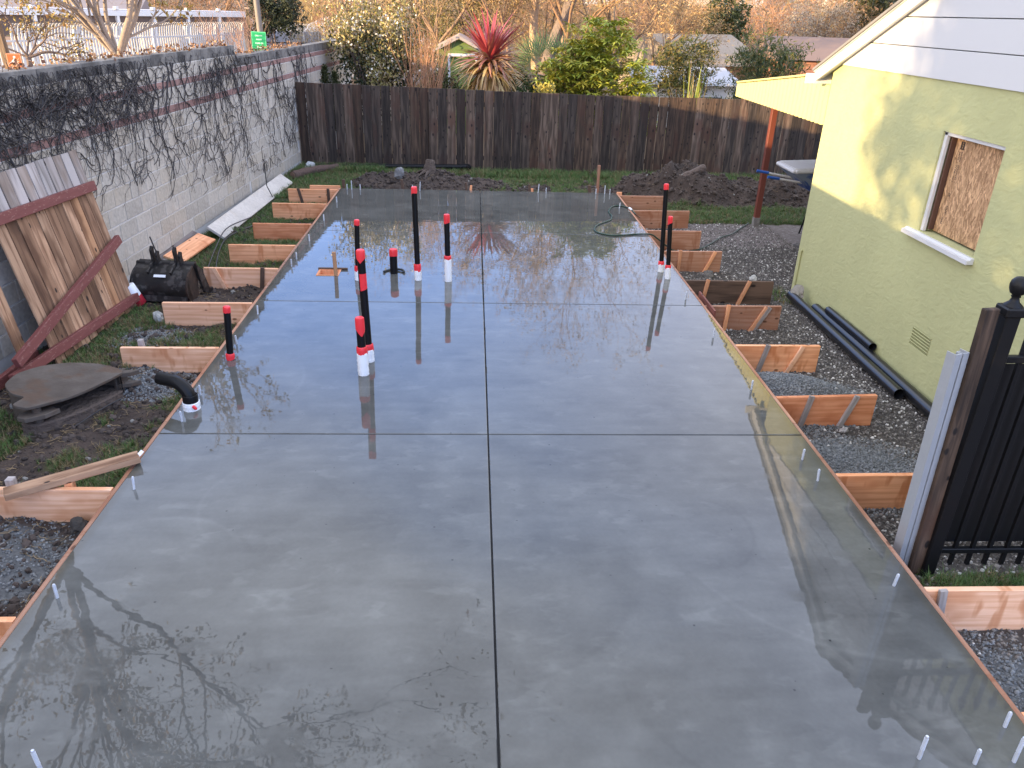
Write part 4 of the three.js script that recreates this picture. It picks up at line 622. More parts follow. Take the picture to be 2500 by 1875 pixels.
{ // iron fence, its post, and the two uprights beside it
  const t = thing('iron_fence', 'black iron fence with ball-topped post, bars and dark backing sheet', 'fence', [2.815, 0, -3.66]);
  const post = part('post', cbox(.078, 1.76, .078, .004), mIron, t, [0, .575, 0]);
  part('post_cap', cbox(.112, .05, .112, .008), mIron, post, [0, .885, 0]); part('finial', lathe([[.045, .905], [.047, .915], [.025, .935], [.018, .955], [.024, .962], [.02, .97], [.034, .98], [.044, 1.005], [.046, 1.022], [.042, 1.045], [.028, 1.062], [.012, 1.068], [0, 1.069]], 24), mIron, post);
  part('rail', cbox(3.2, .04, .035, .004), mIron, t, [1.64, 1.165, -.04]); part('rail', cbox(3.2, .035, .035, .004), mIron, t, [1.64, -.14, -.055]);
  const bar = new MB().box(0, .56, 0, .022, 1.62, .022); bar.geo(lathe([[.011, 1.37], [.020, 1.39], [.012, 1.41], [.026, 1.46], [.018, 1.50], [0, 1.56]], 8)); const bg = bar.build();
  for (let k = 0; k < 26; k++) part('bar', bg, mIron, t, [.185 + k * .111, 0, -.055]);
  for (let k = 0; k < 5; k++) part('backing_sheet', cbox(.60, 1.22, .006, .001), mat([.010, .010, .011], .42), t, [.055 + .02 + .31 + k * .62, .50 + .0, -.10]);
  part('backing_sheet', cbox(.05, 1.22, .01, .001), mIron, t, [.04, .5, -.085]);
}
{ const g = cbox(.085, 1.74, .038, .004), P = g.attributes.position, U = g.attributes.uv; for (let q = 0; q < P.count; q++) U.setXY(q, P.getY(q), P.getX(q)); solo('upright_plank', 'brown weathered plank standing against the ball-topped post', 'plank', g, mFence[3], [2.722, .60, -3.66], undefined, [0, .1, .022]);
  const c = extr([[-.045, -.03], [-.045, .03], [-.041, .03], [-.041, -.024], [-.006, -.024], [-.006, .006], [.012, .006], [.012, -.024], [.045, -.024], [.045, .03], [.049, .03], [.049, -.03], [.008, -.03], [.008, .0], [-.002, .0], [-.002, -.03]].reverse(), 1.50); c.rotateX(-Math.PI / 2); solo('steel_channel', 'galvanised steel channel standing beside the brown plank', 'channel', c, mat([.46, .48, .50], .5, { metalness: .5, bumpMap: bRough, bumpScale: .002 }), [2.645, -.28, -3.68], undefined, [0, .3, .03]); }

// ---------------------------------------------------------------- plants
const bark = (c, s = .02) => mat(c, .95, { bumpMap: bRough, bumpScale: s });
const rv = (r, s = 1) => V(r() - .5, r() - .5, r() - .5).normalize().multiplyScalar(s);
// a tree grown limb by limb; returns the limbs as one mesh builder, the fine twigs as another, and the places where leaves may sit
function grow(o) {
  const r = rng(o.seed), wood = new MB(), twig = new MB(), tips = [];
  const go = (p, d, len, rad, lv) => {
    const n = lv === 0 ? (o.trunkSteps ?? 5) : lv < 3 ? 5 : 3, pts = [[p.x, p.y, p.z]], rr = [rad], q = p.clone(), dir = d.clone();
    const end = lv >= o.levels ? rad * .35 : rad * (o.taper ?? .62);
    const sp = [];
    for (let k = 1; k <= n; k++) { dir.addScaledVector(rv(r), (o.wiggle ?? .22) * (lv ? 1 : .4)).addScaledVector(V(0, 1, 0), (o.up ?? .05) * (lv ? 1 : .3)); if (o.droop && lv > 2) dir.y -= o.droop; dir.normalize(); q.addScaledVector(dir, len / n); pts.push([q.x, q.y, q.z]); rr.push(lerp(rad, end, k / n)); sp.push([q.clone(), dir.clone(), lerp(rad, end, k / n)]); }
    (lv >= o.levels - 1 ? twig : wood).tube(pts, rr, lv === 0 ? 10 : lv === 1 ? 7 : lv < o.levels - 1 ? 5 : 3, lv < 2);
    if (lv >= o.levels - 1) for (const s of sp) tips.push(s[0]);
    if (lv >= o.levels) return;
    const kids = o.kids[Math.min(lv, o.kids.length - 1)];
    for (let k = 0; k < kids; k++) {
      const f = lv === 0 && o.vase ? 1 : k === 0 ? 1 : .3 + .7 * r(), s = sp[Math.min(sp.length - 1, Math.floor(f * sp.length - .001))];
      const ax = V(0, 1, 0).cross(s[1]); if (ax.lengthSq() < .01) ax.set(1, 0, 0); ax.normalize().applyAxisAngle(s[1], r() * 6.283 + (k / kids) * 6.283);
      const a = (o.angle ?? .6) * (.55 + .8 * r()) * (k === 0 && lv > 0 ? .4 : 1), nd = s[1].clone().applyAxisAngle(ax, a);
      go(s[0], nd, len * (o.lenF ?? .72) * (.7 + .55 * r()) * (lv === 0 ? (o.first ?? 1) : 1), s[2] * (k === 0 ? .86 : .62) * (lv === 0 && o.vase ? .75 : 1), lv + 1);
    }
  };
  for (let k = 0; k < (o.stems ?? 1); k++) { const a = r() * 6.28; const l = (o.stems ?? 1) > 1 ? (o.fan ?? .35) * r() : (o.lean ?? 0); go(V(Math.cos(a) * (o.foot ?? 0) * r(), 0, Math.sin(a) * (o.foot ?? 0) * r()), V(Math.cos(a) * l, 1, Math.sin(a) * l).normalize(), o.trunk * (.8 + .4 * r()), o.rad, 0); }
  return { wood, twig, tips, r };
}
// leaves as small folded blades; colours are the leaves' own, save the shade-darkened lower blossom tree
function leaves(pts, n, len, wid, cols, seed, o = {}) {
  const g = new MB(), r = rng(seed); g.col = [1, 1, 1];
  for (let k = 0; k < n; k++) {
    const p = pts[Math.floor(r() * pts.length)], s = (o.spread ?? .12), c = cols[Math.floor(r() * cols.length)], v = .75 + .5 * r(); g.col = [c[0] * v, c[1] * v, c[2] * v];
    const P = V(p.x + (r() - .5) * s * 2, p.y + (r() - .5) * s * 2, p.z + (r() - .5) * s * 2), d = rv(r); d.y += (o.lift ?? 0); d.normalize();
    const sd = V(0, 1, 0).cross(d).applyAxisAngle(d, r() * 6.28).normalize(), L = len * (.6 + .7 * r()), W = wid * (.7 + .6 * r()), up = d.clone().cross(sd).multiplyScalar(W * .35);
    const a = g.v(P.x, P.y, P.z), m = P.clone().addScaledVector(d, L * .5), b = g.v(m.x + sd.x * W / 2, m.y + sd.y * W / 2, m.z + sd.z * W / 2), e = g.v(m.x + up.x, m.y + up.y, m.z + up.z), f = g.v(m.x - sd.x * W / 2, m.y - sd.y * W / 2, m.z - sd.z * W / 2), t = P.clone().addScaledVector(d, L), q = g.v(t.x, t.y, t.z);
    g.i.push(a, b, e, a, e, f, b, q, e, e, q, f);
  }
  return g.build();
}
const mLeaf = new THREE.MeshPhysicalMaterial({ vertexColors: true, roughness: .55, transmission: .25, thickness: 0, ior: 1.35 });
const mPetal = new THREE.MeshStandardMaterial({ vertexColors: true, roughness: .7 });
function plant(name, label, cat, pos, g, barkM, leafG, group, rot = 0, sc = 1, leafM = mLeaf) {
  const t = thing(name, label, cat, pos, group); t.rotation.y = rot; Array.isArray(sc) ? t.scale.set(...sc) : t.scale.setScalar(sc);
  if (g) { if (g.wood.n) part('trunk', g.wood.geoCache ??= g.wood.build(), barkM, t); if (g.twig.n) part('crown', g.twig.geoCache ??= g.twig.build(), g.twigM ?? barkM, t).userData.kind = 'stuff'; }
  for (const [n, gg, mm] of leafG ?? []) part(n, gg, mm ?? leafM, t).userData.kind = 'stuff';
  return t;
}
const GREEN = [[.055, .09, .022], [.07, .12, .03], [.04, .07, .02]], YEL = [[.42, .30, .07], [.35, .26, .08], [.30, .17, .05]];

// bare tree behind the wall with many rising limbs: it is also what the near end of the slab mirrors
{ const g = grow({ seed: 17, levels: 5, kids: [9, 3, 4, 3, 3], trunk: .55, trunkSteps: 3, first: 3.4, lenF: .66, rad: .095, taper: .80, angle: .62, vase: true, up: .085, wiggle: .17 });
  plant('bare_tree', 'smooth tan-barked bare tree with many upright limbs rising behind the wall', 'tree', [-5.66, 1.45, -13.62], g, bark([.30, .24, .19], .01), [['leaf_remnants', leaves(g.tips, 2600, .09, .05, YEL, 5, { spread: .1 })]]); }
{ const g = grow({ seed: 19, levels: 6, kids: [6, 4, 4, 4, 3, 2], trunk: 2.3, trunkSteps: 5, first: 1.2, lenF: .74, rad: .115, taper: .72, angle: .5, vase: true, up: .075, wiggle: .22 });
  plant('bare_tree', 'large dark bare tree with scattered yellow leaves, rising behind wall and mirrored in slab', 'tree', [-5.45, .95, -8.3], g, bark([.16, .13, .105], .02), [['leaf_remnants', leaves(g.tips, 11000, .085, .05, YEL, 15, { spread: .12 })]], undefined, 1.0, [1.2, 1.15, 1.2]); }
// shade tree by the street, outside the view, whose crown breaks the sun on the garage
{ const g = grow({ seed: 31, levels: 5, kids: [7, 4, 4, 4, 3], trunk: 4.4, trunkSteps: 4, first: .50, lenF: .72, rad: .2, taper: .75, angle: .95, vase: true, up: .04, wiggle: .22 });
  for (const [x, z, rot, sc, l] of [[-17.2, 6.95, 0, 1.0, 'street tree in yellowed leaf across the path, smaller of two'], [-24.5, 11.4, 2.4, 1.18, 'street tree in yellowed leaf across the path, larger of two']]) plant('street_tree', l, 'tree', [x, .95, z], g, bark([.22, .18, .15], .02), [['foliage', g.lf ??= leaves(g.tips, 19000, .15, .10, YEL, 16, { spread: .25 }), mPetal]], undefined, rot, sc); }
{ const g = grow({ seed: 29, levels: 4, kids: [6, 4, 4, 3], trunk: .7, trunkSteps: 3, first: 1.7, lenF: .66, rad: .07, taper: .7, angle: .8, vase: true, up: .0, wiggle: .3, droop: .05 });
  plant('yellow_shrub', 'thin shrub with yellowed leaves before the white slat fence', 'shrub', [-9.35, .95, -18.0], g, bark([.14, .10, .08]), [['foliage', leaves(g.tips, 900, .075, .04, YEL, 7, { spread: .1 })]], undefined, 0, 1.05); }
// twiggy shrubs and bare trees beyond
{ const g = grow({ seed: 41, levels: 3, kids: [5, 4, 3], trunk: 1.35, stems: 16, fan: .35, foot: .35, lenF: .5, rad: .016, taper: .6, angle: .38, up: .08, wiggle: .1 });
  plant('twig_shrub', 'leafless orange-brown twiggy shrub behind the fence next to green shed', 'shrub', [-1.07, -.3, -18.2], g, bark([.46, .25, .14]), [], undefined, 0, [.85, 1.12, .8]); g.twigM = undefined; }
{ const g = grow({ seed: 43, levels: 3, kids: [5, 4, 3], trunk: .9, stems: 9, fan: .5, foot: .3, lenF: .55, rad: .012, taper: .6, angle: .5, up: .06, wiggle: .18 });
  for (const [x, z, s, rot, l] of [[-6.4, -24.4, 1.0, 0, 'bare twiggy bush before the white fence end'], [-7.6, -25.5, .9, 2, 'second bare bush along the white fence'], [-10.0, -58, 2.2, 1, 'bare rosy bush beside the far pale house']]) plant('bare_bush', l, 'shrub', [x, z < -50 ? 0 : .95, z], g, bark([.42, .25, .17]), [], undefined, rot, s); }
{ // white blossom tree: lower leaves coloured dark for the shade there, pale blossom above
  const g = grow({ seed: 47, levels: 4, kids: [5, 4, 4, 3], trunk: 1.1, stems: 4, fan: .38, foot: .35, lenF: .66, rad: .035, taper: .7, angle: .5, up: .07, wiggle: .16 });
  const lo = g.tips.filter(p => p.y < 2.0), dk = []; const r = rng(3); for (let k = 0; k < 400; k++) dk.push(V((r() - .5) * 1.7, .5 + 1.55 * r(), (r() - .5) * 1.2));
  plant('blossom_tree', 'white blossoming tree with yellow-green young leaves behind the fence', 'tree', [-2.30, -.3, -19.5], g, bark([.13, .10, .08]), [['foliage', leaves(g.tips, 7000, .075, .042, [[.36, .30, .10], [.28, .25, .085], [.40, .31, .17]], 8, { spread: .2 })], ['shade_dark_foliage', leaves(dk, 2600, .085, .045, [[.025, .04, .018], [.035, .055, .022]], 9, { spread: .15 })], ['blossom', leaves(g.tips.concat(dk.slice(0, 200)), 1100, .05, .05, [[.84, .79, .66], [.80, .72, .56]], 10, { spread: .16 }), mPetal]], undefined, 0, [1.1, 1.25, 1]); }
{ // two little conifers over the fence
  for (const [x, h, l] of [[-3.13, 1.92, 'small dark conifer tip over the fence corner, taller of two'], [-2.93, 1.80, 'small round conifer beside the fence corner, lower of two']]) { const pts = [], r = rng(Math.round(h * 10)); for (let k = 0; k < 500; k++) { const y = r(), a = r() * 6.28, q = .22 * Math.pow(1 - y, .7) * Math.sqrt(r()) * (1 + .3 * Math.sin(a * 3 + y * 9)); pts.push(V(Math.cos(a) * q, .6 + y * (h - .6), Math.sin(a) * q)); }
    const t = plant('conifer', l, 'shrub', [x, -.3, -17.6], null, null, [['foliage', leaves(pts, 2600, .06, .02, [[.04, .05, .012], [.07, .075, .02]], 11, { spread: .03, lift: .7 })]]); part('trunk', new MB().tube([[0, 0, 0], [0, h * .8, 0]], [.03, .012], 6).build(), bark([.1, .07, .05]), t); } }
{ // cordyline: strap leaves, red and upright in the middle, drooping and straw-coloured below
  const t = thing('cordyline', 'spiky cordyline with red upright leaves and drooping golden old ones', 'plant', [.36, -.3, -18.4]);
  part('trunk', new MB().tube([[0, 0, 0], [.02, 1.1, 0], [0, 2.15, 0]], [.09, .075, .06], 9).build(), bark([.12, .09, .07]), t);
  const blade = (L, W, droop, seed) => { const g = new MB(), n = 7, r = rng(seed), tw = (r() - .5) * .6; for (let k = 0; k <= n; k++) { const s = k / n, a = droop * s, x = L * (droop ? Math.sin(a) / droop : s), y = L * (droop ? (Math.cos(a) - 1) / droop : 0), w = W * (s < .15 ? .6 + s * 2.6 : 1 - Math.pow((s - .15) / .85, 2.2)) + .002; const c = Math.cos(tw * s), q = Math.sin(tw * s); g.v(x, y + q * w / 2 + .0, c * w / 2, 0, s); g.v(x, y - .12 * w, 0, .5, s); g.v(x, y - q * w / 2, -c * w / 2, 1, s); } for (let k = 0; k < n; k++) for (const j of [0, 1]) { const a = k * 3 + j; g.i.push(a, a + 1, a + 3, a + 1, a + 4, a + 3); } return g.build(); };
  const up = [0, 1, 2].map(k => blade(.92 + .1 * k, .07, .15 + .12 * k, k)), mid = [0, 1, 2].map(k => blade(.85, .064, .7 + .3 * k, 10 + k)), dn = [0, 1, 2].map(k => blade(.92, .06, 1.0 + .35 * k, 20 + k));
  const lm = (c, tr = .25) => new THREE.MeshPhysicalMaterial({ color: new THREE.Color().setRGB(...c), roughness: .5, transmission: tr, thickness: 0 });
  const red = [lm([.44, .055, .065]), lm([.36, .06, .075]), lm([.42, .13, .09])], pk = [lm([.40, .20, .13]), lm([.32, .12, .09]), lm([.44, .28, .15])], gold = [lm([.52, .32, .09]), lm([.46, .26, .09]), lm([.34, .21, .10]), lm([.54, .40, .17])];
  const r = rng(61), put = (gs, ms, el, y) => { const o = part('leaf', gs[Math.floor(r() * 3)], ms[Math.floor(r() * ms.length)], t, [0, y, 0]); o.rotation.order = 'YZX'; o.rotation.set((r() - .5) * .8, r() * 6.283, el); o.scale.setScalar(.82 + .3 * r()); };
  for (let k = 0; k < 74; k++) put(up, red, 1.50 - .85 * Math.sqrt(r()), 2.02 + .16 * r()); for (let k = 0; k < 120; k++) put(mid, pk, .85 - .8 * r(), 1.98 + .12 * r()); for (let k = 0; k < 210; k++) put(dn, gold, .5 - 1.0 * r(), 1.70 + .30 * r());
}
{ // fan palm
  const t = thing('fan_palm', 'green fan palm with pleated fronds between cordyline and glossy tree', 'plant', [1.75, -.3, -19.5]);
  part('trunk', new MB().tube([[0, 0, 0], [.05, .9, 0], [.06, 1.75, 0]], [.12, .10, .09], 9).build(), bark([.14, .10, .07]), t);
  const fan = s => { const g = new MB(), r = rng(s), n = 20; for (let k = 0; k < n; k++) { const a = lerp(-1.35, 1.35, (k + .5) / n), L = .80 * (1 - .12 * Math.abs(a)) * (.93 + .14 * r()), w = .034, z = k % 2 ? .01 : -.01, dr = -.10 - .12 * r(); const P = (l, o) => [Math.sin(a + o) * l, Math.cos(a + o) * l, z + dr * l * l * 1.4]; const b = g.v(...P(.03, 0)), c = g.v(...P(L * .55, w * .9)), d = g.v(...P(L * .55, -w * .9)), m = [P(L * .55, 0)].map(q => g.v(q[0], q[1], q[2] + .016))[0], e = g.v(...P(L, 0)); g.i.push(b, c, m, b, m, d, c, e, m, m, e, d); } return g.build(); };
  const fm = new THREE.MeshPhysicalMaterial({ color: new THREE.Color().setRGB(.085, .15, .03), roughness: .5, transmission: .25, thickness: 0 }); const stM = mat([.16, .20, .08], .6);
  for (const [k, [ax, ay, az, s, tz]] of [[-.45, .0, .75, .95, .75], [-.15, .25, .3, .9, .12], [.42, .12, .55, 1, -.35], [-.55, -.45, .35, .95, 1.35], [.25, .2, -.3, .9, -.5], [-.35, .12, -.35, .9, .6], [.75, -.35, .1, .9, -1.2]].entries()) { const hub = [ax * .75, 1.85 + .55 * (ay + .25), az * .6]; part('frond_stalk', new MB().tube(crv([[.05, 1.65, 0], [hub[0] * .6, lerp(1.7, hub[1], .75), hub[2] * .6], hub], 6), .012, 5).build(), stM, t); const f = part('frond', fan(70 + k), fm, t, hub); f.rotation.set(-.35 + az * .3, ax * .5, tz); f.scale.setScalar(s); }
}
{ // glossy-leaved tree: whorls of long leaves at the shoot ends
  const g = grow({ seed: 53, levels: 4, kids: [5, 4, 4, 3], trunk: .85, stems: 5, fan: .75, foot: .5, lenF: .68, rad: .04, taper: .7, angle: .55, up: .05, wiggle: .18 });
  const m = new MB(), r = rng(54); m.col = [1, 1, 1]; let pts = g.tips.filter((_, k) => k % 2 === 0); const extra = []; for (let k = 0; k < 430; k++) { const a = r() * 6.283, y = r(), q = (1.42 - .95 * y * y) * Math.pow(r(), .45); extra.push(V(Math.cos(a) * q, .7 + 2.15 * y, Math.sin(a) * q * .8)); } pts = pts.filter((_, k) => k % 4 === 0).concat(extra);
  for (const p of pts) { const n = 9 + Math.floor(r() * 6), ax = V((r() - .5) * .9, 1, (r() - .5) * .9).normalize(), old = r() < .14; for (let k = 0; k < n; k++) { const a = k / n * 6.283 + r() * .5, el = .55 - 1.05 * r(), s = V(Math.cos(a), el, Math.sin(a)).normalize(), L = .16 + .07 * r(), W = .05, side = s.clone().cross(ax).normalize(), v = .8 + .5 * r(), base = old ? [.50, .43, .06] : r() < .65 ? [.42, .42, .05] : [.20, .26, .035]; m.col = base.map(q => q * v);
    const A = m.v(p.x, p.y, p.z), B = p.clone().addScaledVector(s, L * .55), b = m.v(B.x + side.x * W / 2, B.y + side.y * W / 2 + .004, B.z + side.z * W / 2), c = m.v(B.x, B.y - .008, B.z), d = m.v(B.x - side.x * W / 2, B.y - side.y * W / 2 + .004, B.z - side.z * W / 2), E = p.clone().addScaledVector(s, L), e = m.v(E.x, E.y - .025, E.z); m.i.push(A, b, c, A, c, d, b, e, c, c, e, d); } }
  plant('glossy_tree', 'bushy yellow-green tree with whorled glossy leaves standing over the fence', 'tree', [2.93, -.3, -18.65], g, bark([.20, .15, .11]), [['foliage', m.build()]], undefined, 0, [.95, 1.04, .9]); }
const ball = (n, rx, ry, rz, seed, lump = .35) => { const r = rng(seed), o = []; for (let k = 0; k < n; k++) { const d = rv(r), q = Math.pow(r(), .4), f = 1 + lump * (N(d.x * 2.2 + seed, d.y * 2.2 + d.z * 3, 3, seed) - .5) * 2; o.push(V(d.x * rx * q * f, d.y * ry * q * f, d.z * rz * q * f)); } return o; };
function bush(name, label, cat, x, y, z, rx, ry, n, L, W, cols, seed, o = {}) { const pts = ball(700, rx, ry, rx * .8, seed).map(p => V(p.x, p.y + y + .3, p.z)); const st = []; const r = rng(seed); const t = plant(name, label, cat, [x, -.3, z], null, null, [['foliage', leaves(pts, n, L, W, cols, seed, { spread: o.spread ?? .06, lift: o.lift ?? .2 })]]); const g = new MB(); for (let k = 0; k < 7; k++) { const p = pts[Math.floor(r() * pts.length)]; g.tube(crv([[(r() - .5) * .1, 0, (r() - .5) * .1], [p.x * .4, p.y * .6, p.z * .4], [p.x, p.y, p.z]], 6), [.035, .03, .025, .02, .015, .01, .006].map(q => q * rx), 5); } part('trunk', g.build(), bark([.14, .10, .08]), t); return t; }
bush('yellow_plant', 'small golden leafed plant peeping over the fence under the glossy tree', 'plant', 1.50, 1.22, -17.2, .24, .22, 420, .07, .035, [[.55, .42, .07], [.45, .38, .08]], 81, { lift: .6 });
bush('dark_shrub', 'dark green leafy shrub below the fan palm', 'shrub', 1.35, .75, -18.7, .62, .75, 2600, .08, .045, GREEN, 82);
bush('dark_shrub', 'dark shrub between the twiggy bush and the shed', 'shrub', -.75, .95, -19.4, .5, .55, 1500, .08, .045, [[.05, .06, .02], [.08, .085, .025]], 83);
bush('oleander', 'large narrow-leaved green bush before the solar roof', 'shrub', 7.6, 1.35, -21, 1.15, 1.15, 6500, .15, .026, [[.045, .075, .028], [.07, .10, .03], [.16, .15, .04]], 84, { lift: .75, spread: .1 });
bush('mixed_shrub', 'yellow-green shrub behind the white shed roof', 'shrub', 5.75, 1.45, -22.5, .95, .85, 5600, .11, .03, [[.12, .12, .03], [.22, .17, .05], [.06, .085, .025]], 85, { lift: .6 });
bush('round_tree', 'dense rounded olive-green tree standing behind the roofs', 'tree', 10.2, 2.35, -34, 1.05, 1.35, 5200, .13, .07, [[.08, .10, .03], [.14, .15, .045], [.05, .065, .02]], 86);
bush('evergreen_tree', 'dark spreading evergreen beside the grey street pole', 'tree', -6.9, 2.45, -30, 1.0, .85, 6000, .11, .05, [[.03, .04, .018], [.045, .055, .02]], 87, { lift: -.1 });
bush('evergreen_tree', 'dark evergreen crown behind the garage roof edge', 'tree', 18.4, 3.1, -38, 1.7, 1.4, 4500, .16, .08, [[.05, .06, .02], [.09, .09, .03]], 88);
bush('pale_tree', 'pale cream flowering tree behind the solar roof', 'tree', 15.1, 2.45, -36.5, 1.75, 1.15, 8000, .09, .035, [[.484, .406, .296], [.390, .312, .218], [.273, .195, .133]], 89, { spread: .14 });
bush('olive_tree', 'yellow-olive tree behind the shed and cordyline', 'tree', -.1, 2.6, -30, 1.6, 1.7, 6000, .10, .05, [[.187, .164, .047], [.133, .125, .039], [.234, .179, .062]], 90, { spread: .2 });
bush('olive_tree', 'yellow-olive tree just beyond the far end of block wall', 'tree', -2.6, 2.7, -34, 1.5, 1.5, 4200, .11, .05, [[.203, .172, .055], [.140, .117, .039]], 91, { spread: .25 });
bush('brush_tree', 'tall straw-coloured brushwood behind the palm', 'tree', 2.4, 2.2, -28.5, 1.9, 2.3, 7500, .22, .012, [[.390, .281, .156], [.328, .218, .117], [.281, .234, .094]], 92, { spread: .2, lift: .4 });
{ // iris-like clump with long yellow leaves
  const t = thing('iris_clump', 'clump of long yellow-green sword leaves above the fence', 'plant', [4.72, -.3, -17.4]), r = rng(71); const ms = [[.30, .34, .06], [.42, .30, .09], [.16, .22, .04]].map(c => new THREE.MeshPhysicalMaterial({ color: new THREE.Color().setRGB(...c), roughness: .5, transmission: .3, thickness: 0 }));
  for (let k = 0; k < 34; k++) { const a = r() * 6.28, L = 1.55 + .75 * r(), sp = .12 + .5 * r() * r(), g = new MB(), n = 6; for (let q = 0; q <= n; q++) { const s = q / n, x = sp * s * s * 1.2, y = L * (s - .12 * s * s * sp), w = .05 * (1 - s * s) + .002; g.v(Math.cos(a) * x - Math.sin(a) * w / 2, y, Math.sin(a) * x + Math.cos(a) * w / 2); g.v(Math.cos(a) * x + Math.sin(a) * w / 2, y, Math.sin(a) * x - Math.cos(a) * w / 2); } for (let q = 0; q < n; q++) { const i = q * 2; g.i.push(i, i + 1, i + 2, i + 1, i + 3, i + 2); } part('leaf', g.build(), ms[k % 3], t, [(r() - .5) * .35, 0, (r() - .5) * .15]); } }
// bare winter trees, near ones tall enough to be mirrored in the slab
{
  const kinds = [[101, .45, 4], [102, .55, 5], [103, .5, 4]].map(([s, a]) => grow({ seed: s, levels: 6, kids: [4, 3, 3, 3, 3, 2], trunk: 1.9, lenF: .74, rad: .095, taper: .7, angle: a + .1, up: .03, wiggle: .2, trunkSteps: 5, lean: .12 }));
  const cols = [[.234, .140, .078], [.265, .156, .086], [.296, .195, .117], [.218, .156, .101]].map(c => bark(c));
  const spots = [[.9, -25.5, 1.0, 0, 0, 'tall bare tan tree behind the cordyline'], [2.9, -26.2, 1.12, 2, 1.2, 'tall bare tan tree behind the palm and leaning trunk'], [-.9, -27.5, .9, 1, 2.2, 'bare tree behind the green shed'], [4.6, -27, .95, 1, 4, 'bare pale tree behind the glossy tree'], [6.3, -29, .8, 0, 5, 'bare tree behind the white shed roof']];
  const gold = kinds.map((g, k) => leaves(g.tips, 6500, .14, .022, [[.42, .27, .11], [.34, .21, .09], [.46, .33, .16]], 500 + k, { spread: .16, lift: .2 }));
  spots.forEach(([x, z, s, k, r, l], i) => plant('winter_tree', l, 'tree', [x, -.3, z], kinds[k], cols[i % 4], [['dry_twigs', gold[k], mPetal]], undefined, r, s));
  const r = rng(8), names = ['far bare tree with rosy brown twigs in the hazy background', 'far bare tree with straw-brown twigs in the hazy background', 'far bare tree with pale tan twigs in the hazy background', 'far bare tree with greyish tan twigs in the hazy background'];
  for (let k = 0; k < 34; k++) { const x = -24 + (k + .5) / 34 * 62 + (r() - .5) * 2.2, z = -38 - 22 * r(); if (x < -5.5 && x > -13.5 && z > -64) continue; const s = .62 + .45 * r(), c = k % 4; plant('background_tree', names[c], 'tree', [x, z > -45 ? -.3 : .2, z], kinds[k % 3], cols[c], [], 'bare trees in the background', r() * 6.28, [s * 1.15, s * .82, s * 1.15]); }
  for (const [l, a, b, r0, r1, c] of [['thick grey leaning trunk behind the fan palm', [2.02, -.3, -26], [3.1, 3.4, -26.3], .24, .16, [.20, .15, .12]], ['pale upright trunk left of the leaning one', [2.35, -.3, -27.2], [1.95, 3.6, -27], .17, .12, [.46, .31, .20]], ['sawn-off pale trunk stub beside the leaning trunk', [3.0, -.3, -27.5], [3.05, 2.8, -27.5], .18, .15, [.48, .33, .22]]]) { const t = thing('limbless_tree', l, 'tree', [0, 0, 0]); const m = [(a[0] + b[0]) / 2 - .2, (a[1] + b[1]) / 2, a[2]]; const p = crv([a, m, b], 10); part('trunk', new MB().tube(p, p.map((_, k) => lerp(r0, r1, k / 10)), 10).build(), bark(c, .03), t); }
}

{ // warm brushwood and far woods: masses of twigs
  const r = rng(88), cols = [[[.343, .181, .076], [.228, .123, .052], [.409, .248, .115]], [[.361, .248, .085], [.228, .162, .052], [.409, .314, .133]], [[.323, .162, .085], [.381, .210, .123], [.200, .105, .052]]];
  const L = ['straw-brown brushwood thicket in the background', 'rosy-brown brushwood thicket in the background', 'tan brushwood thicket in the background'];
  for (let k = 0; k < 15; k++) { const x = -9 + k * 2.1 + (r() - .5), z = -37 - 9 * r(), c = k % 3, pts = ball(500, 2.0, 1.9, 1.6, 300 + k).map(p => V(p.x, p.y + 1.9, p.z)); const t = plant('thicket', L[(c + 1) % 3], 'thicket', [x, -.3, z], null, null, [['twigs', leaves(pts, 4200, .42, .014, cols[c], 400 + k, { spread: .25, lift: .7 }), mPetal]], 'brushwood thickets'); part('trunk', new MB().tube([[0, 0, 0], [.1, 1.4, 0], [-.1, 3, .1]], [.09, .07, .03], 6).build(), bark([.30, .20, .14]), t); }
  const pts = []; for (let k = 0; k < 3000; k++) { const x = -75 + 165 * r(), z = -66 - 60 * r(), q = N(x * .09, z * .09, 3, 3); pts.push(V(x, .2 + (z < -90 ? .8 : 0) + 6.5 * r() * (.35 + q), z)); }
  tag(part('far_woods', leaves(pts, 46000, 1.3, .075, [[.345, .173, .086], [.233, .122, .061], [.406, .233, .122], [.192, .142, .056]], 77, { spread: 1.0, lift: .6 }), mPetal, scene), 'distant leafless brown woods along the horizon', 'woods', undefined, 'stuff');
}

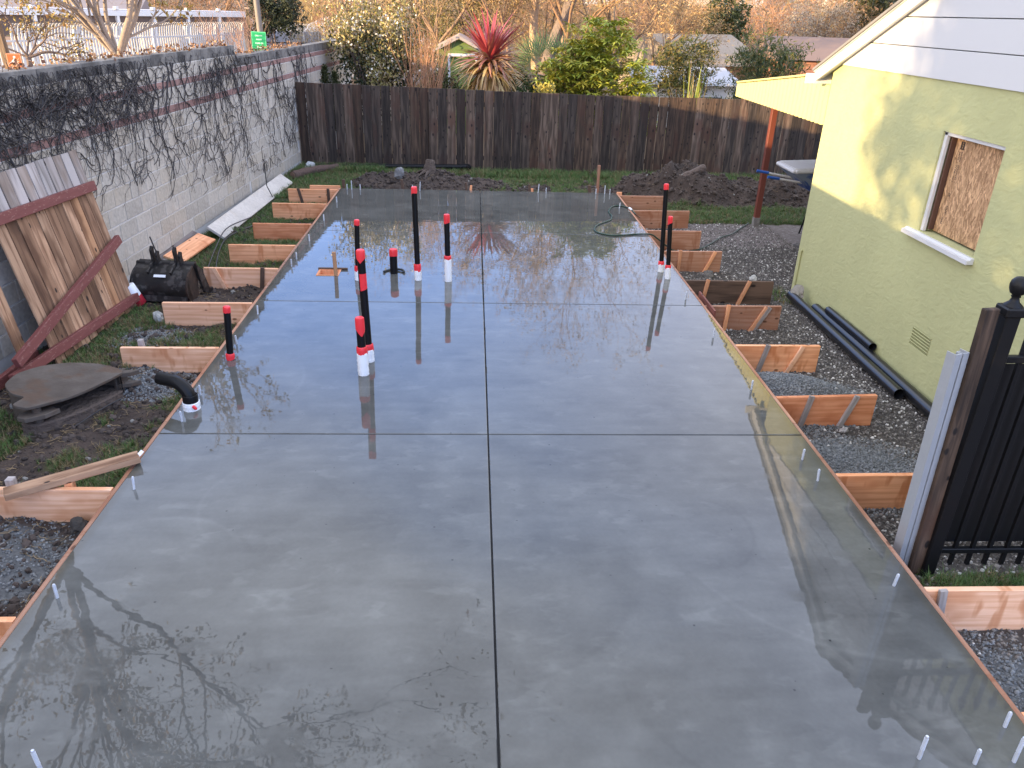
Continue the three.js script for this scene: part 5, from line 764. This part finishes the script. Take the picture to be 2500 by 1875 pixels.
// ---------------------------------------------------------------- neighbours and street
{ const t = thing('garden_shed', 'small green garden shed with white door frame and shingled gable roof', 'shed', [-.38, -.3, -22]);
  const gw = mat([.13, .19, .045], .7), w = .52; part('front_wall', extr([[-w, 0], [w, 0], [w, 2.1], [0, 2.36], [-w, 2.1]], .08), gw, t); part('side_wall', cbox(.08, 2.1, 1.6, .004), gw, t, [-w + .04, 1.05, -.80]); part('side_wall', cbox(.08, 2.1, 1.6, .004), gw, t, [w - .04, 1.05, -.80]);
  for (const s of [-1, 1]) { part('roof_slope', cbox(.68, .04, 2.0, .005), mat([.36, .26, .20], .9, { bumpMap: bRough, bumpScale: .02 }), t, [s * .30, 2.305, -.8], [0, 0, -s * .46]); part('barge_board', cbox(.68, .07, .03, .004), mat([.35, .30, .27], .8), t, [s * .30, 2.27, .20], [0, 0, -s * .46]); }
  const d = part('door', cbox(.66, 1.85, .03, .004), mat([.17, .23, .045], .6), t, [.1, .95, .10]); part('door_frame', cbox(.06, 1.95, .05, .004), mWhite, d, [-.36, .03, .012]); part('door_frame', cbox(.06, 1.95, .05, .004), mWhite, d, [.36, .03, .012]); part('door_frame', cbox(.78, .07, .05, .004), mWhite, d, [0, 1.04, .014]); part('handle', new THREE.SphereGeometry(.03, 10, 8), mWhite, d, [-.2, .1, .05]); }
{ const t = thing('white_shed', 'low white shed with ribbed metal roof beyond the fence', 'shed', [6.35, -.3, -25]); part('wall', cbox(3.0, 1.3, 1.6, .01), mat([.66, .62, .55], .8), t, [0, .65, 0]); const g = new MB(), n = 60; for (let k = 0; k <= n; k++) { const z = lerp(1.0, -1.0, k / n), y = 1.30 + (1.0 - z) * .16 + .012 * Math.sin(k * 1.6); g.v(-1.62, y, z, 0, z); g.v(1.62, y, z, 3, z); } for (let k = 0; k < n; k++) g.i.push(k * 2, k * 2 + 1, k * 2 + 2, k * 2 + 1, k * 2 + 3, k * 2 + 2); part('roof', g.build(), mat([.38, .38, .40], .55), t); part('fascia', cbox(3.24, .08, .03, .003), mWhite, t, [0, 1.27, 1.01]); part('opening', cbox(1.2, .7, .02, 0), mat([.03, .03, .035], .8), t, [.5, .55, .806]); part('side_post', cbox(.09, 1.25, .09, .004), mWhite, t, [-1.5, .62, .95]); }
function houseFar(name, label, x, y, z, w, d, h, rh, wall, roof, o = {}) {
  const t = thing(name, label, 'building', [x, y, z]); t.rotation.y = o.rot ?? 0; part('wall', cbox(w, h, d, .02), wall, t, [0, h / 2, 0]);
  const e = .35, g = new MB(), W = w / 2 + e, D = d / 2 + e, top = h + rh, rx = o.hip ? w / 2 - d / 2 + .3 : W; const A = [-W, h - .05, D], B = [W, h - .05, D], C = [W, h - .05, -D], E = [-W, h - .05, -D], P = [-Math.max(rx, .2), top, 0], Q = [Math.max(rx, .2), top, 0]; g.quad(A, B, Q, P); g.quad(C, E, P, Q); for (const q of [[B, C, Q], [E, A, P]]) { const i = g.n; for (const v of q) g.v(...v); g.i.push(i, i + 1, i + 2); } g.quad(A, E, C, B); const r = part('roof', g.build(), roof, t); if (o.chimney) part('chimney', cbox(.4, 1.0, .4, .02), mWhiteRough, r, [o.chimney, top - .2, .5]);
  for (const [wx, wy, ww, wh, pn] of o.win ?? []) { const f = part('window', cbox(ww, wh, .06, .01), mWhite, t, [wx, wy, d / 2 + .02]); for (let a = 0; a < pn; a++) for (let b = 0; b < 2; b++) part('pane', cbox(ww / pn - .09, wh / 2 - .07, .03, 0), mat([.03, .035, .05], .08), f, [(a + .5) * ww / pn - ww / 2, (b - .5) * wh / 2, .035]); }
  return t; }
houseFar('far_house', 'pale far house with blue-grey hipped roof and paned windows', -10.6, -.8, -62, 3.4, 4, 1.75, 1.05, mat([.72, .70, .66], .8), mat([.50, .53, .58], .7), { hip: true, chimney: 1.2, win: [[-.35, 1.0, .62, 1.1, 2], [.35, 1.0, .62, 1.1, 2], [1.35, 1.0, .4, 1.1, 1]] });
houseFar('far_house', 'long low white-roofed building beside the pale far house', -13.6, -.8, -64, 3.6, 4, 1.7, .5, mat([.60, .57, .54], .8), mat([.66, .64, .62], .7), { win: [[.5, .9, .8, .8, 2]] });
houseFar('far_house', 'low house with greyish tan shingle roof behind shrubs', 8.3, -.6, -32, 3.6, 4, 1.8, .95, mat([.40, .32, .24], .8), mat([.34, .27, .20], .9, { bumpMap: bRough, bumpScale: .03 }), { rot: .5 });
{ const t = houseFar('far_house', 'reddish-brown house with solar panels on its roof', 13.2, -.5, -29.5, 5.0, 4.4, 2.1, .62, mat([.36, .17, .11], .8), mat([.20, .13, .10], .9), { rot: -.12 }); for (let k = 0; k < 3; k++) for (let j = 0; j < 2; j++) part('solar_panel', cbox(1.0, .03, .98, .005), mat([.22, .26, .34], .15, { metalness: .3 }), t, [-1.75 + k * 1.04, 2.24 + j * .24, 1.72 - j * 1.02], [.235, 0, 0]); }
houseFar('far_house', 'low brown-roofed building beyond the white pergola', -17.5, .9, -38, 5.5, 6, 1.1, .75, mat([.30, .22, .17], .8), mat([.24, .20, .19], .9), { rot: .2 });
houseFar('far_house', 'second roof with light gable edge behind the white pergola', -12.6, .9, -38, 4.5, 5, .8, .6, mat([.55, .42, .28], .8), mat([.26, .18, .15], .9), { rot: .5 });
{ const r = rng(77); for (let k = 0; k < 16; k++) { const x = -130 + k * 21 + 9 * r(), z = -240 - 130 * r(); houseFar('hill_house', ['tiny pale house on the distant hillside', 'tiny cream house on the distant hillside', 'tiny grey house on the distant hillside'][k % 3], x, 4.2 + 3 * r(), z, 8, 7, 4, 2, mat([[.7, .66, .58], [.62, .52, .40], [.5, .5, .5]][k % 3], .9), mat([.35, .26, .22], .9)).userData.group = 'houses on the far hillside'; } }
// white slat fence with bowed tops, along the path behind the wall
{ const A = V(-12.6, .95, -19.6), B = V(-8.30, .95, -31), d = B.clone().sub(A), L = d.length(); const t = thing('slat_fence', 'long white slat fence with curved slat tops along the path', 'fence', [A.x, A.y, A.z]); t.rotation.y = Math.atan2(-d.z, d.x); t.scale.y = 1.13;
  const m = mat([.60, .58, .55], .6), g = new MB(), pr = [[0, .1], [0, .75], [.012, .85], [.045, .95], [.10, 1.02], [.16, 1.05]]; for (let k = 0; k < pr.length - 1; k++) { const [z0, y0] = pr[k], [z1, y1] = pr[k + 1]; g.quad([-.03, y0, z0], [.03, y0, z0], [.03, y1, z1], [-.03, y1, z1]); g.quad([.03, y0, z0 - .012], [-.03, y0, z0 - .012], [-.03, y1, z1 - .012], [.03, y1, z1 - .012]); g.quad([.03, y0, z0], [.03, y0, z0 - .012], [.03, y1, z1 - .012], [.03, y1, z1]); g.quad([-.03, y0, z0 - .012], [-.03, y0, z0], [-.03, y1, z1], [-.03, y1, z1 - .012]); } const sg = g.build();
  const n = Math.floor(L / .105); for (let k = 0; k < n; k++) { if (k > 20 && k < 24) continue; part('slat', sg, m, t, [k * .105, 0, 0]); }
  for (const y of [.14, .68]) part('rail', cbox(L, .04, .03, .003), m, t, [L / 2, y, -.03]);
  for (let k = 0; k <= 8; k++) part('post', cbox(.07, 1.0, .07, .004), m, t, [k / 8 * L, .5, -.06]); }
{ const t = thing('pergola', 'white pergola beams on posts with added dark shadow panels behind slat fence', 'pergola', [-15.2, .95, -24.6]); const d = V(-8.8 + 15.2, 0, -34 + 24.6), L = d.length(); t.rotation.y = Math.atan2(-d.z, d.x); const m = mat([.68, .67, .65], .6);
  part('beam', cbox(L, .16, .10, .006), m, t, [L / 2, 1.36, 0]); part('roof_sheet', cbox(L, .03, 1.5, .004), mat([.52, .50, .50], .7), t, [L / 2, 1.46, -.8]); for (let k = 0; k <= 8; k++) { const x = k / 8 * (L - .2) + .1; part('post', cbox(.10, 1.28, .10, .006), m, t, [x, .64, 0]); part('post_cap', cbox(.13, .09, .13, .01), m, t, [x, 1.52, 0]); if (k < 8) part('screen', cbox(L / 8 - .16, .6, .02, 0), mat([.12, .085, .07], .8), t, [x + L / 16, .98, -.06]); } }  // dark sheets between the posts are added to stand for shadow
{ const t = thing('street_pole', 'grey-brown street pole rising behind the green sign', 'pole', [-5.96, .95, -24]); part('shaft', new MB().tube([[0, 0, 0], [-.05, 2.6, 0]], [.085, .075], 14).build(), mat([.20, .17, .14], .7), t); part('base_flange', lathe([[0, .0], [.13, 0], [.13, .03], [.09, .05], [.0, .05]], 14), mIron, t);
  const t2 = thing('wood_post', 'pale wooden post at the end of the white fence', 'post', [-8.2, .95, -31.4]); part('shaft', cbox(.14, 1.6, .14, .01), mat([.42, .33, .24], .9, { map: tGrey }), t2, [0, .8, 0]); part('cap', cbox(.17, .05, .17, .008), mat([.4, .3, .22], .9), t2, [0, 1.62, 0]); const t3 = thing('wood_post', 'leaning pale wooden post by the orange trail sign', 'post', [-7.32, .95, -13.4]); part('shaft', cbox(.10, 2.4, .10, .008), mat([.52, .40, .27], .9, { map: tGrey }), t3, [0, 1.2, 0], [0, 0, .06]); part('cap', cbox(.13, .03, .13, .008), mat([.4, .3, .22], .9), t3, [-.145, 2.41, 0], [0, 0, .06]); }
const sign = (w, h, draw) => { const c = document.createElement('canvas'); c.width = w; c.height = h; const x = c.getContext('2d'); draw(x); const t = new THREE.CanvasTexture(c); t.colorSpace = THREE.SRGBColorSpace; t.magFilter = THREE.LinearFilter; return new THREE.MeshStandardMaterial({ map: t, roughness: .45 }); };
const plate = (w, h, d) => { const g = cbox(w, h, d, .004), P = g.attributes.position, U = g.attributes.uv; for (let k = 0; k < P.count; k++) U.setXY(k, P.getX(k) / w + .5, P.getY(k) / h + .5); return g; };
{ const t = thing('park_sign', 'green rectangular sign with white lettering behind the wall', 'sign', [-5.02, .95, -20]); part('board', plate(.33, .42, .012), sign(256, 320, x => { x.fillStyle = '#1f9c5c'; x.fillRect(0, 0, 256, 320); x.strokeStyle = '#7fd6a6'; x.lineWidth = 6; x.strokeRect(8, 8, 240, 304); x.fillStyle = '#e9f6ec'; x.font = 'bold 30px sans-serif'; x.textAlign = 'center'; ['IN CASE', 'CALL 911', 'HOURS', 'DAWN TO', 'DUSK'].slice(1).forEach((s, k) => x.fillText(s, 128, 76 + k * 62)); }), t, [0, 1.01, .05], [0, .12, -.03]); part('leg', cbox(.05, 1.1, .05, .004), mat([.3, .3, .3], .6, { metalness: .4 }), t, [0, .55, 0]); }
{ const t = thing('trail_sign', 'small orange-brown trail sign with white hiker symbol', 'sign', [-6.96, .95, -13]); part('board', plate(.20, .24, .012), sign(160, 192, x => { x.fillStyle = '#b4622f'; x.fillRect(0, 0, 160, 192); x.strokeStyle = '#e0b591'; x.lineWidth = 4; x.strokeRect(6, 6, 148, 180); x.fillStyle = x.strokeStyle = '#f2e6d6'; x.beginPath(); x.arc(86, 40, 13, 0, 7); x.fill(); x.lineCap = 'round'; x.lineWidth = 18; x.beginPath(); x.moveTo(80, 64); x.lineTo(74, 104); x.stroke(); x.lineWidth = 11; x.beginPath(); x.moveTo(74, 104); x.lineTo(98, 130); x.lineTo(100, 164); x.moveTo(74, 104); x.lineTo(58, 136); x.lineTo(38, 162); x.moveTo(80, 66); x.lineTo(108, 88); x.moveTo(76, 66); x.lineTo(52, 92); x.stroke(); x.lineWidth = 5; x.beginPath(); x.moveTo(112, 74); x.lineTo(120, 164); x.stroke(); }), t, [0, .92, .03], [0, .2, 0]); part('leg', cbox(.06, .95, .04, .004), mat([.42, .30, .2], .9), t, [0, .47, 0]); }
{ const t = thing('metal_fence', 'grey corrugated sheet fence before the far pale house', 'fence', [-8.75, -.2, -40.5]); const g = new MB(), n = 120; for (let k = 0; k <= n; k++) { const x = lerp(-1.5, 1.5, k / n), z = .02 * Math.sin(k * .8); g.v(x, .9, z, x, 0); g.v(x, 1.78, z, x, 1); } for (let k = 0; k < n; k++) g.i.push(k * 2, k * 2 + 2, k * 2 + 1, k * 2 + 1, k * 2 + 2, k * 2 + 3); part('sheet', g.build(), mat([.36, .36, .38], .5, { metalness: .3 }), t); for (let k = 0; k < 5; k++) part('post', cbox(.06, 1.95, .06, .004), mat([.55, .55, .54], .6), t, [-1.4 + k * .7, .97, .06]); const t2 = thing('pipe_rail', 'dark pipe railing in front of the grey sheet fence', 'railing', [-7.6, 0, -34]); for (const y of [1.35, 1.05]) part('rail', new MB().tube([[-1.2, y, 0], [3.6, y, 0]], .025, 6).build(), mIron, t2); for (let k = 0; k < 6; k++) part('post', new MB().tube([[-1.2 + k * .96, 0, 0], [-1.2 + k * .96, 1.38, 0]], .025, 6).build(), mIron, t2); }

// ---------------------------------------------------------------- leafless vine over the block wall
{
  const t = thing('climbing_vine', 'leafless tangled vine hanging over the block wall from its top', 'vine'), r = rng(303);
  const low = z => { const T = [[-5.5, 1.5], [-7, 1.42], [-8.2, 1.2], [-9, .95], [-10, .72], [-11, .50], [-12, .52], [-13, .32], [-14.5, .05], [-16, .3], [-18, .9], [-21, 1.4]]; for (let k = 0; k < T.length - 1; k++) if (z <= T[k][0] && z >= T[k + 1][0]) return lerp(T[k][1], T[k + 1][1], (z - T[k][0]) / (T[k + 1][0] - T[k][0])); return 1.5; };
  const topY = z => z > -13.28 ? 2.16 : 2.0;
  const stem = (mb, z, y, az, len, rad, lv, depth) => {
    const st = .05, n = Math.max(3, Math.round(len / st)), pts = [], rr = []; let a = az, sp = []; let off = .008 + depth;
    for (let k = 0; k <= n; k++) { pts.push([WX(z) + off, y, z]); rr.push(Math.max(.0016, rad * (1 - .7 * k / n))); if (k && k < n) sp.push([z, y, a]); a += (r() - .5) * 1.25; a += (az - a) * .06; off = clamp(off + (r() - .5) * .016, .006, .05 + depth); z += Math.cos(a) * st; y += Math.sin(a) * st; if (y > topY(z) - .01) { a = -Math.abs(a) - .2; y = topY(z) - .02; } if (y < low(z) - .05 * r() && k > 3) { a = Math.abs(Math.sin(a)) > .5 ? a * .3 : a; if (y < low(z) - .22) break; } }
    mb.tube(pts, rr.slice(0, pts.length), lv ? 3 : 5, false);
    if (lv < 2) for (const s of sp) if (r() < (lv ? .16 : .20)) stem(lv ? twg : twg, s[0], s[1], s[2] + (r() < .5 ? 1 : -1) * (.5 + .7 * r()), len * (.12 + .3 * r()), rad * .5, lv + 1, depth);
  };
  const twg = new MB();
  for (let k = 0; k < 52; k++) { const mb = new MB(), f = Math.pow(r(), .85), z = lerp(-6.0, -17.8, f), H = topY(z) - low(z); stem(mb, z, topY(z) - .02 - .25 * r(), -1.57 + (r() - .5) * 1.5, H * (.6 + .9 * r()), .006 + .006 * r(), 0, 0); part('main_stem', mb.build(), bark([.075, .065, .062]), t); }
  for (let k = 0; k < 150; k++) { const z = lerp(-6.2, -17, Math.pow(r(), 1.15)), y = lerp(topY(z), low(z), Math.pow(r(), .8)); stem(twg, z, y, r() * 6.28, .5 + .5 * r(), .004 + .002 * r(), 0, 0); }
  for (let k = 0; k < 330; k++) { const z = lerp(-5.6, -9.8, Math.pow(r(), 1.1)), y = lerp(1.98, 1.55, Math.pow(r(), 1.2)); stem(twg, z, y, (r() < .5 ? 0 : 3.14) + (r() - .5) * 1.2, .5 + .6 * r(), .006, 1, .03 * r()); }
  for (let k = 0; k < 70; k++) { const z = lerp(-11.2, -13.2, r()), y = lerp(2.12, 1.75, r()); stem(twg, z, y, -1.2 + (r() - .5) * 2, .3 + .4 * r(), .005, 1, .02 * r()); }
  part('twigs', twg.build(), bark([.085, .075, .072]), t).userData.kind = 'stuff';
  const ft = new MB(); ft.col = [1, 1, 1]; const lp = []; for (let k = 0; k < 500; k++) { const z = lerp(-6, -17.5, r()); lp.push(V(WX(z) - .02 - .16 * r(), topY(z) + .035 + .03 * r(), z)); }
  tag(part('leaf_litter', leaves(lp, 620, .05, .035, [[.30, .16, .08], [.42, .24, .12], [.20, .10, .06]], 12, { spread: .03 }), mLeaf, scene), 'dry brown leaf litter lying along the top of the block wall', 'leaves', undefined, 'stuff');
  const sp = new MB(); for (let k = 0; k < 26; k++) { const z = lerp(-6, -17, r()), p = []; let x = WX(z) - .05, y = topY(z), zz = z; for (let q = 0; q < 6; q++) { p.push([x, y, zz]); x += (r() - .5) * .05; y += .022 + .02 * (r() - .3); zz += (r() - .5) * .07; } sp.tube(p, [.005, .004, .004, .003, .002, .0015], 3, false); } part('top_shoots', sp.build(), bark([.10, .075, .06]), t).userData.kind = 'stuff';
}

// ---------------------------------------------------------------- grass, gravel, clods: too many to count
{
  const r = rng(404), D = new THREE.Object3D(), C = new THREE.Color();
  const scatter = (name, label, cat, geo, m, list) => { const o = new THREE.InstancedMesh(geo, m, list.length); list.forEach((q, k) => { D.position.set(...q.p); D.rotation.set(...q.r); Array.isArray(q.s) ? D.scale.set(...q.s) : D.scale.setScalar(q.s); D.updateMatrix(); o.setMatrixAt(k, D.matrix); o.setColorAt(k, C.setRGB(...q.c)); }); o.name = name; shade(o); scene.add(o); return tag(o, label, cat, undefined, 'stuff'); };
  // a tuft of bent blades
  const tuft = s => { const g = new MB(), q = rng(s); for (let k = 0; k < 7; k++) { const a = q() * 6.283, L = .6 + .5 * q(), b = .25 + .7 * q(), x0 = (q() - .5) * .3, z0 = (q() - .5) * .3, w = .035; for (let j = 0; j <= 3; j++) { const t = j / 3, x = x0 + Math.cos(a) * b * t * t * L, z = z0 + Math.sin(a) * b * t * t * L, y = L * (t - .25 * b * t * t), ww = w * (1 - t * .9); g.v(x - Math.sin(a) * ww, y, z + Math.cos(a) * ww); g.v(x + Math.sin(a) * ww, y, z - Math.cos(a) * ww); } const o = k * 8; for (let j = 0; j < 3; j++) { const i = o + j * 2; g.i.push(i, i + 1, i + 2, i + 1, i + 3, i + 2); } } return g.build(); };
  const gm = new THREE.MeshPhysicalMaterial({ roughness: .6, transmission: .2, thickness: 0, color: 0xffffff }), gl = [[], [], []];
  const areas = [[-4.25, -2.3, -13.3, -1.2, 42000, .085], [-3.6, 2.4, -16.4, -13.35, 26000, .10], [2.5, 7, -16.4, -12.3, 23000, .10], [2.5, 4.6, -9.4, -3.1, 8000, .085], [2.7, 4.0, -3.66, -3.26, 3500, .085]];
  for (const [x0, x1, z0, z1, n, s] of areas) for (let k = 0; k < n; k++) { const x = lerp(x0, x1, r()), z = lerp(z0, z1, r()); if (x < WX(z) + .02 || x > 4.03 && z > -9.2) continue; const q = zone(x, z); if (r() > q.grass * (.35 + .9 * N(x * 3, z * 3, 3, 7))) continue; const tall = z < -15.7 ? 1.55 : x - WX(z) < .22 && x < 0 ? 1.35 : 1, dry = r() < .16 + .25 * (N(x * 1.3, z * 1.3, 3, 15) > .55 ? 1 : 0), v = .7 + .6 * r(); gl[k % 3].push({ p: [x, gh(x, z) - .006, z], r: [(r() - .5) * .3, r() * 6.28, (r() - .5) * .3], s: s * tall * (.45 + .6 * r()), c: dry ? [.23 * v, .17 * v, .075 * v] : [.085 * v, .155 * v, .028 * v] }); }
  gl.forEach((l, k) => scatter(numbered('grass'), ['short green grass and weeds growing in the yard soil', 'green grass tufts mixed through the yard', 'loose yellowing grass through the yard'][k], 'grass', tuft(k + 1), gm, l));
  // straw and roots on bare soil
  const st = new MB().tube(crv([[-.5, 0, 0], [-.2, .05, .06], [.1, .02, -.05], [.5, .04, .08]], 6), .022, 3, false).build(), sl = []; for (let k = 0; k < 2600; k++) { const x = r() < .75 ? lerp(-4, -2.3, r()) : lerp(-2, 6, r()), z = x < -2.3 ? lerp(-9, -2.6, r()) : lerp(-15.2, -13.5, r()); if (x < WX(z)) continue; const v = .6 + .7 * r(); sl.push({ p: [x, gh(x, z) + .008, z], r: [(r() - .5) * .5, r() * 6.28, (r() - .5) * .5], s: .05 + .06 * r(), c: [.24 * v, .17 * v, .09 * v] }); } scatter('straw', 'dry straw and root bits strewn over the dark soil', 'straw', st, mat([1, 1, 1], .9), sl);
  const rock = s => { const g = new THREE.IcosahedronGeometry(.5, 1), P = g.attributes.position; for (let k = 0; k < P.count; k++) { const x = P.getX(k), y = P.getY(k), z = P.getZ(k), f = .72 + .6 * vn(x * 3 + s * 7 + 40, y * 3 + z * 4 + 40, 999, 999, s); P.setXYZ(k, x * f, y * f * .75, z * f); } g.deleteAttribute('uv'); g.computeVertexNormals(); return g; };
  const rm = mat([1, 1, 1], .85), gv = [[], []], bl = [], cl = [];
  for (let k = 0; k < 62000; k++) { const near = r() < .55, x = lerp(2.5, 4.85, r()), z = near ? lerp(-8.5, -2.3, r()) : lerp(-12.5, -8.5, r()); if (x > 4.04 && z > -9.2) continue; const q = zone(x, z); if (!q.gravel || r() < q.grass) continue; const p = z < -11 && x > 3.1 && r() < .5, w = r(), v = .7 + .6 * r(), c = r() < q.blue * 1.4 ? [.15 * v, .16 * v, .165 * v] : p ? [.24 * v, .21 * v, .20 * v] : w < .045 ? [.52 * v, .50 * v, .46 * v] : w < .45 ? [.19 * v, .172 * v, .155 * v] : [.085 * v, .077 * v, .069 * v], s = .009 + .019 * r() * r() + (w < .07 ? .006 : 0); gv[k & 1].push({ p: [x, gh(x, z) + s * .15, z], r: [r() * 6, r() * 6, r() * 6], s, c }); }
  gv.forEach((l, k) => scatter(numbered('gravel'), ['dark mixed gravel with pale pebbles between slab and garage', 'loose gravel stones along the garage'][k], 'gravel', rock(k + 1), rm, l));
  for (const [cx, cz, rx, rz, n] of [[-2.85, -6.15, .55, .32, 2600], [-2.95, -3.75, .7, .5, 1700], [-3.2, -7.25, .4, .35, 1100], [2.72, -6.05, .9, .6, 5200], [2.9, -4.85, .75, .6, 4800], [2.8, -2.7, .4, .5, 1600], [-2.75, -9.3, .5, .2, 600]]) for (let k = 0; k < n; k++) { const a = r() * 6.28, q = Math.sqrt(r()), x = cx + Math.cos(a) * q * rx, z = cz + Math.sin(a) * q * rz; if (x > -2.27 && x < 2.5) continue; const v = .65 + .7 * r(), s = .008 + .020 * r() * r(); bl.push({ p: [x, gh(x, z) + s * .2, z], r: [r() * 6, r() * 6, r() * 6], s, c: [.180 * v, .185 * v, .184 * v] }); }
  scatter('crushed_stone', 'blue-grey crushed stone heaped beside the brace boards', 'gravel', rock(5), rm, bl);
  for (let k = 0; k < 26000; k++) { const b = r(), x = b < .45 ? lerp(-4.2, -2.28, r()) : lerp(-2.3, 7, r()), z = b < .45 ? lerp(-13, -1.5, r()) : lerp(-15.4, -13.4, r()); if (x < WX(z) + .02) continue; const q = zone(x, z); if (r() < q.grass * .8 || q.gravel) continue; const v = .6 + .8 * r(), s = .010 + .05 * Math.pow(r(), 4) + (b >= .45 && r() < .06 ? .06 * r() : 0); cl.push({ p: [x, gh(x, z) + s * .15, z], r: [r() * 6, r() * 6, r() * 6], s, c: r() < .012 ? [.22, .21, .19] : [.062 * v, .047 * v, .039 * v] }); }
  scatter('soil_clods', 'crumbly dark soil clods over bare ground and mounds', 'soil', rock(7), mat([1, 1, 1], .95), cl);
}
renderer.render(scene, camera);
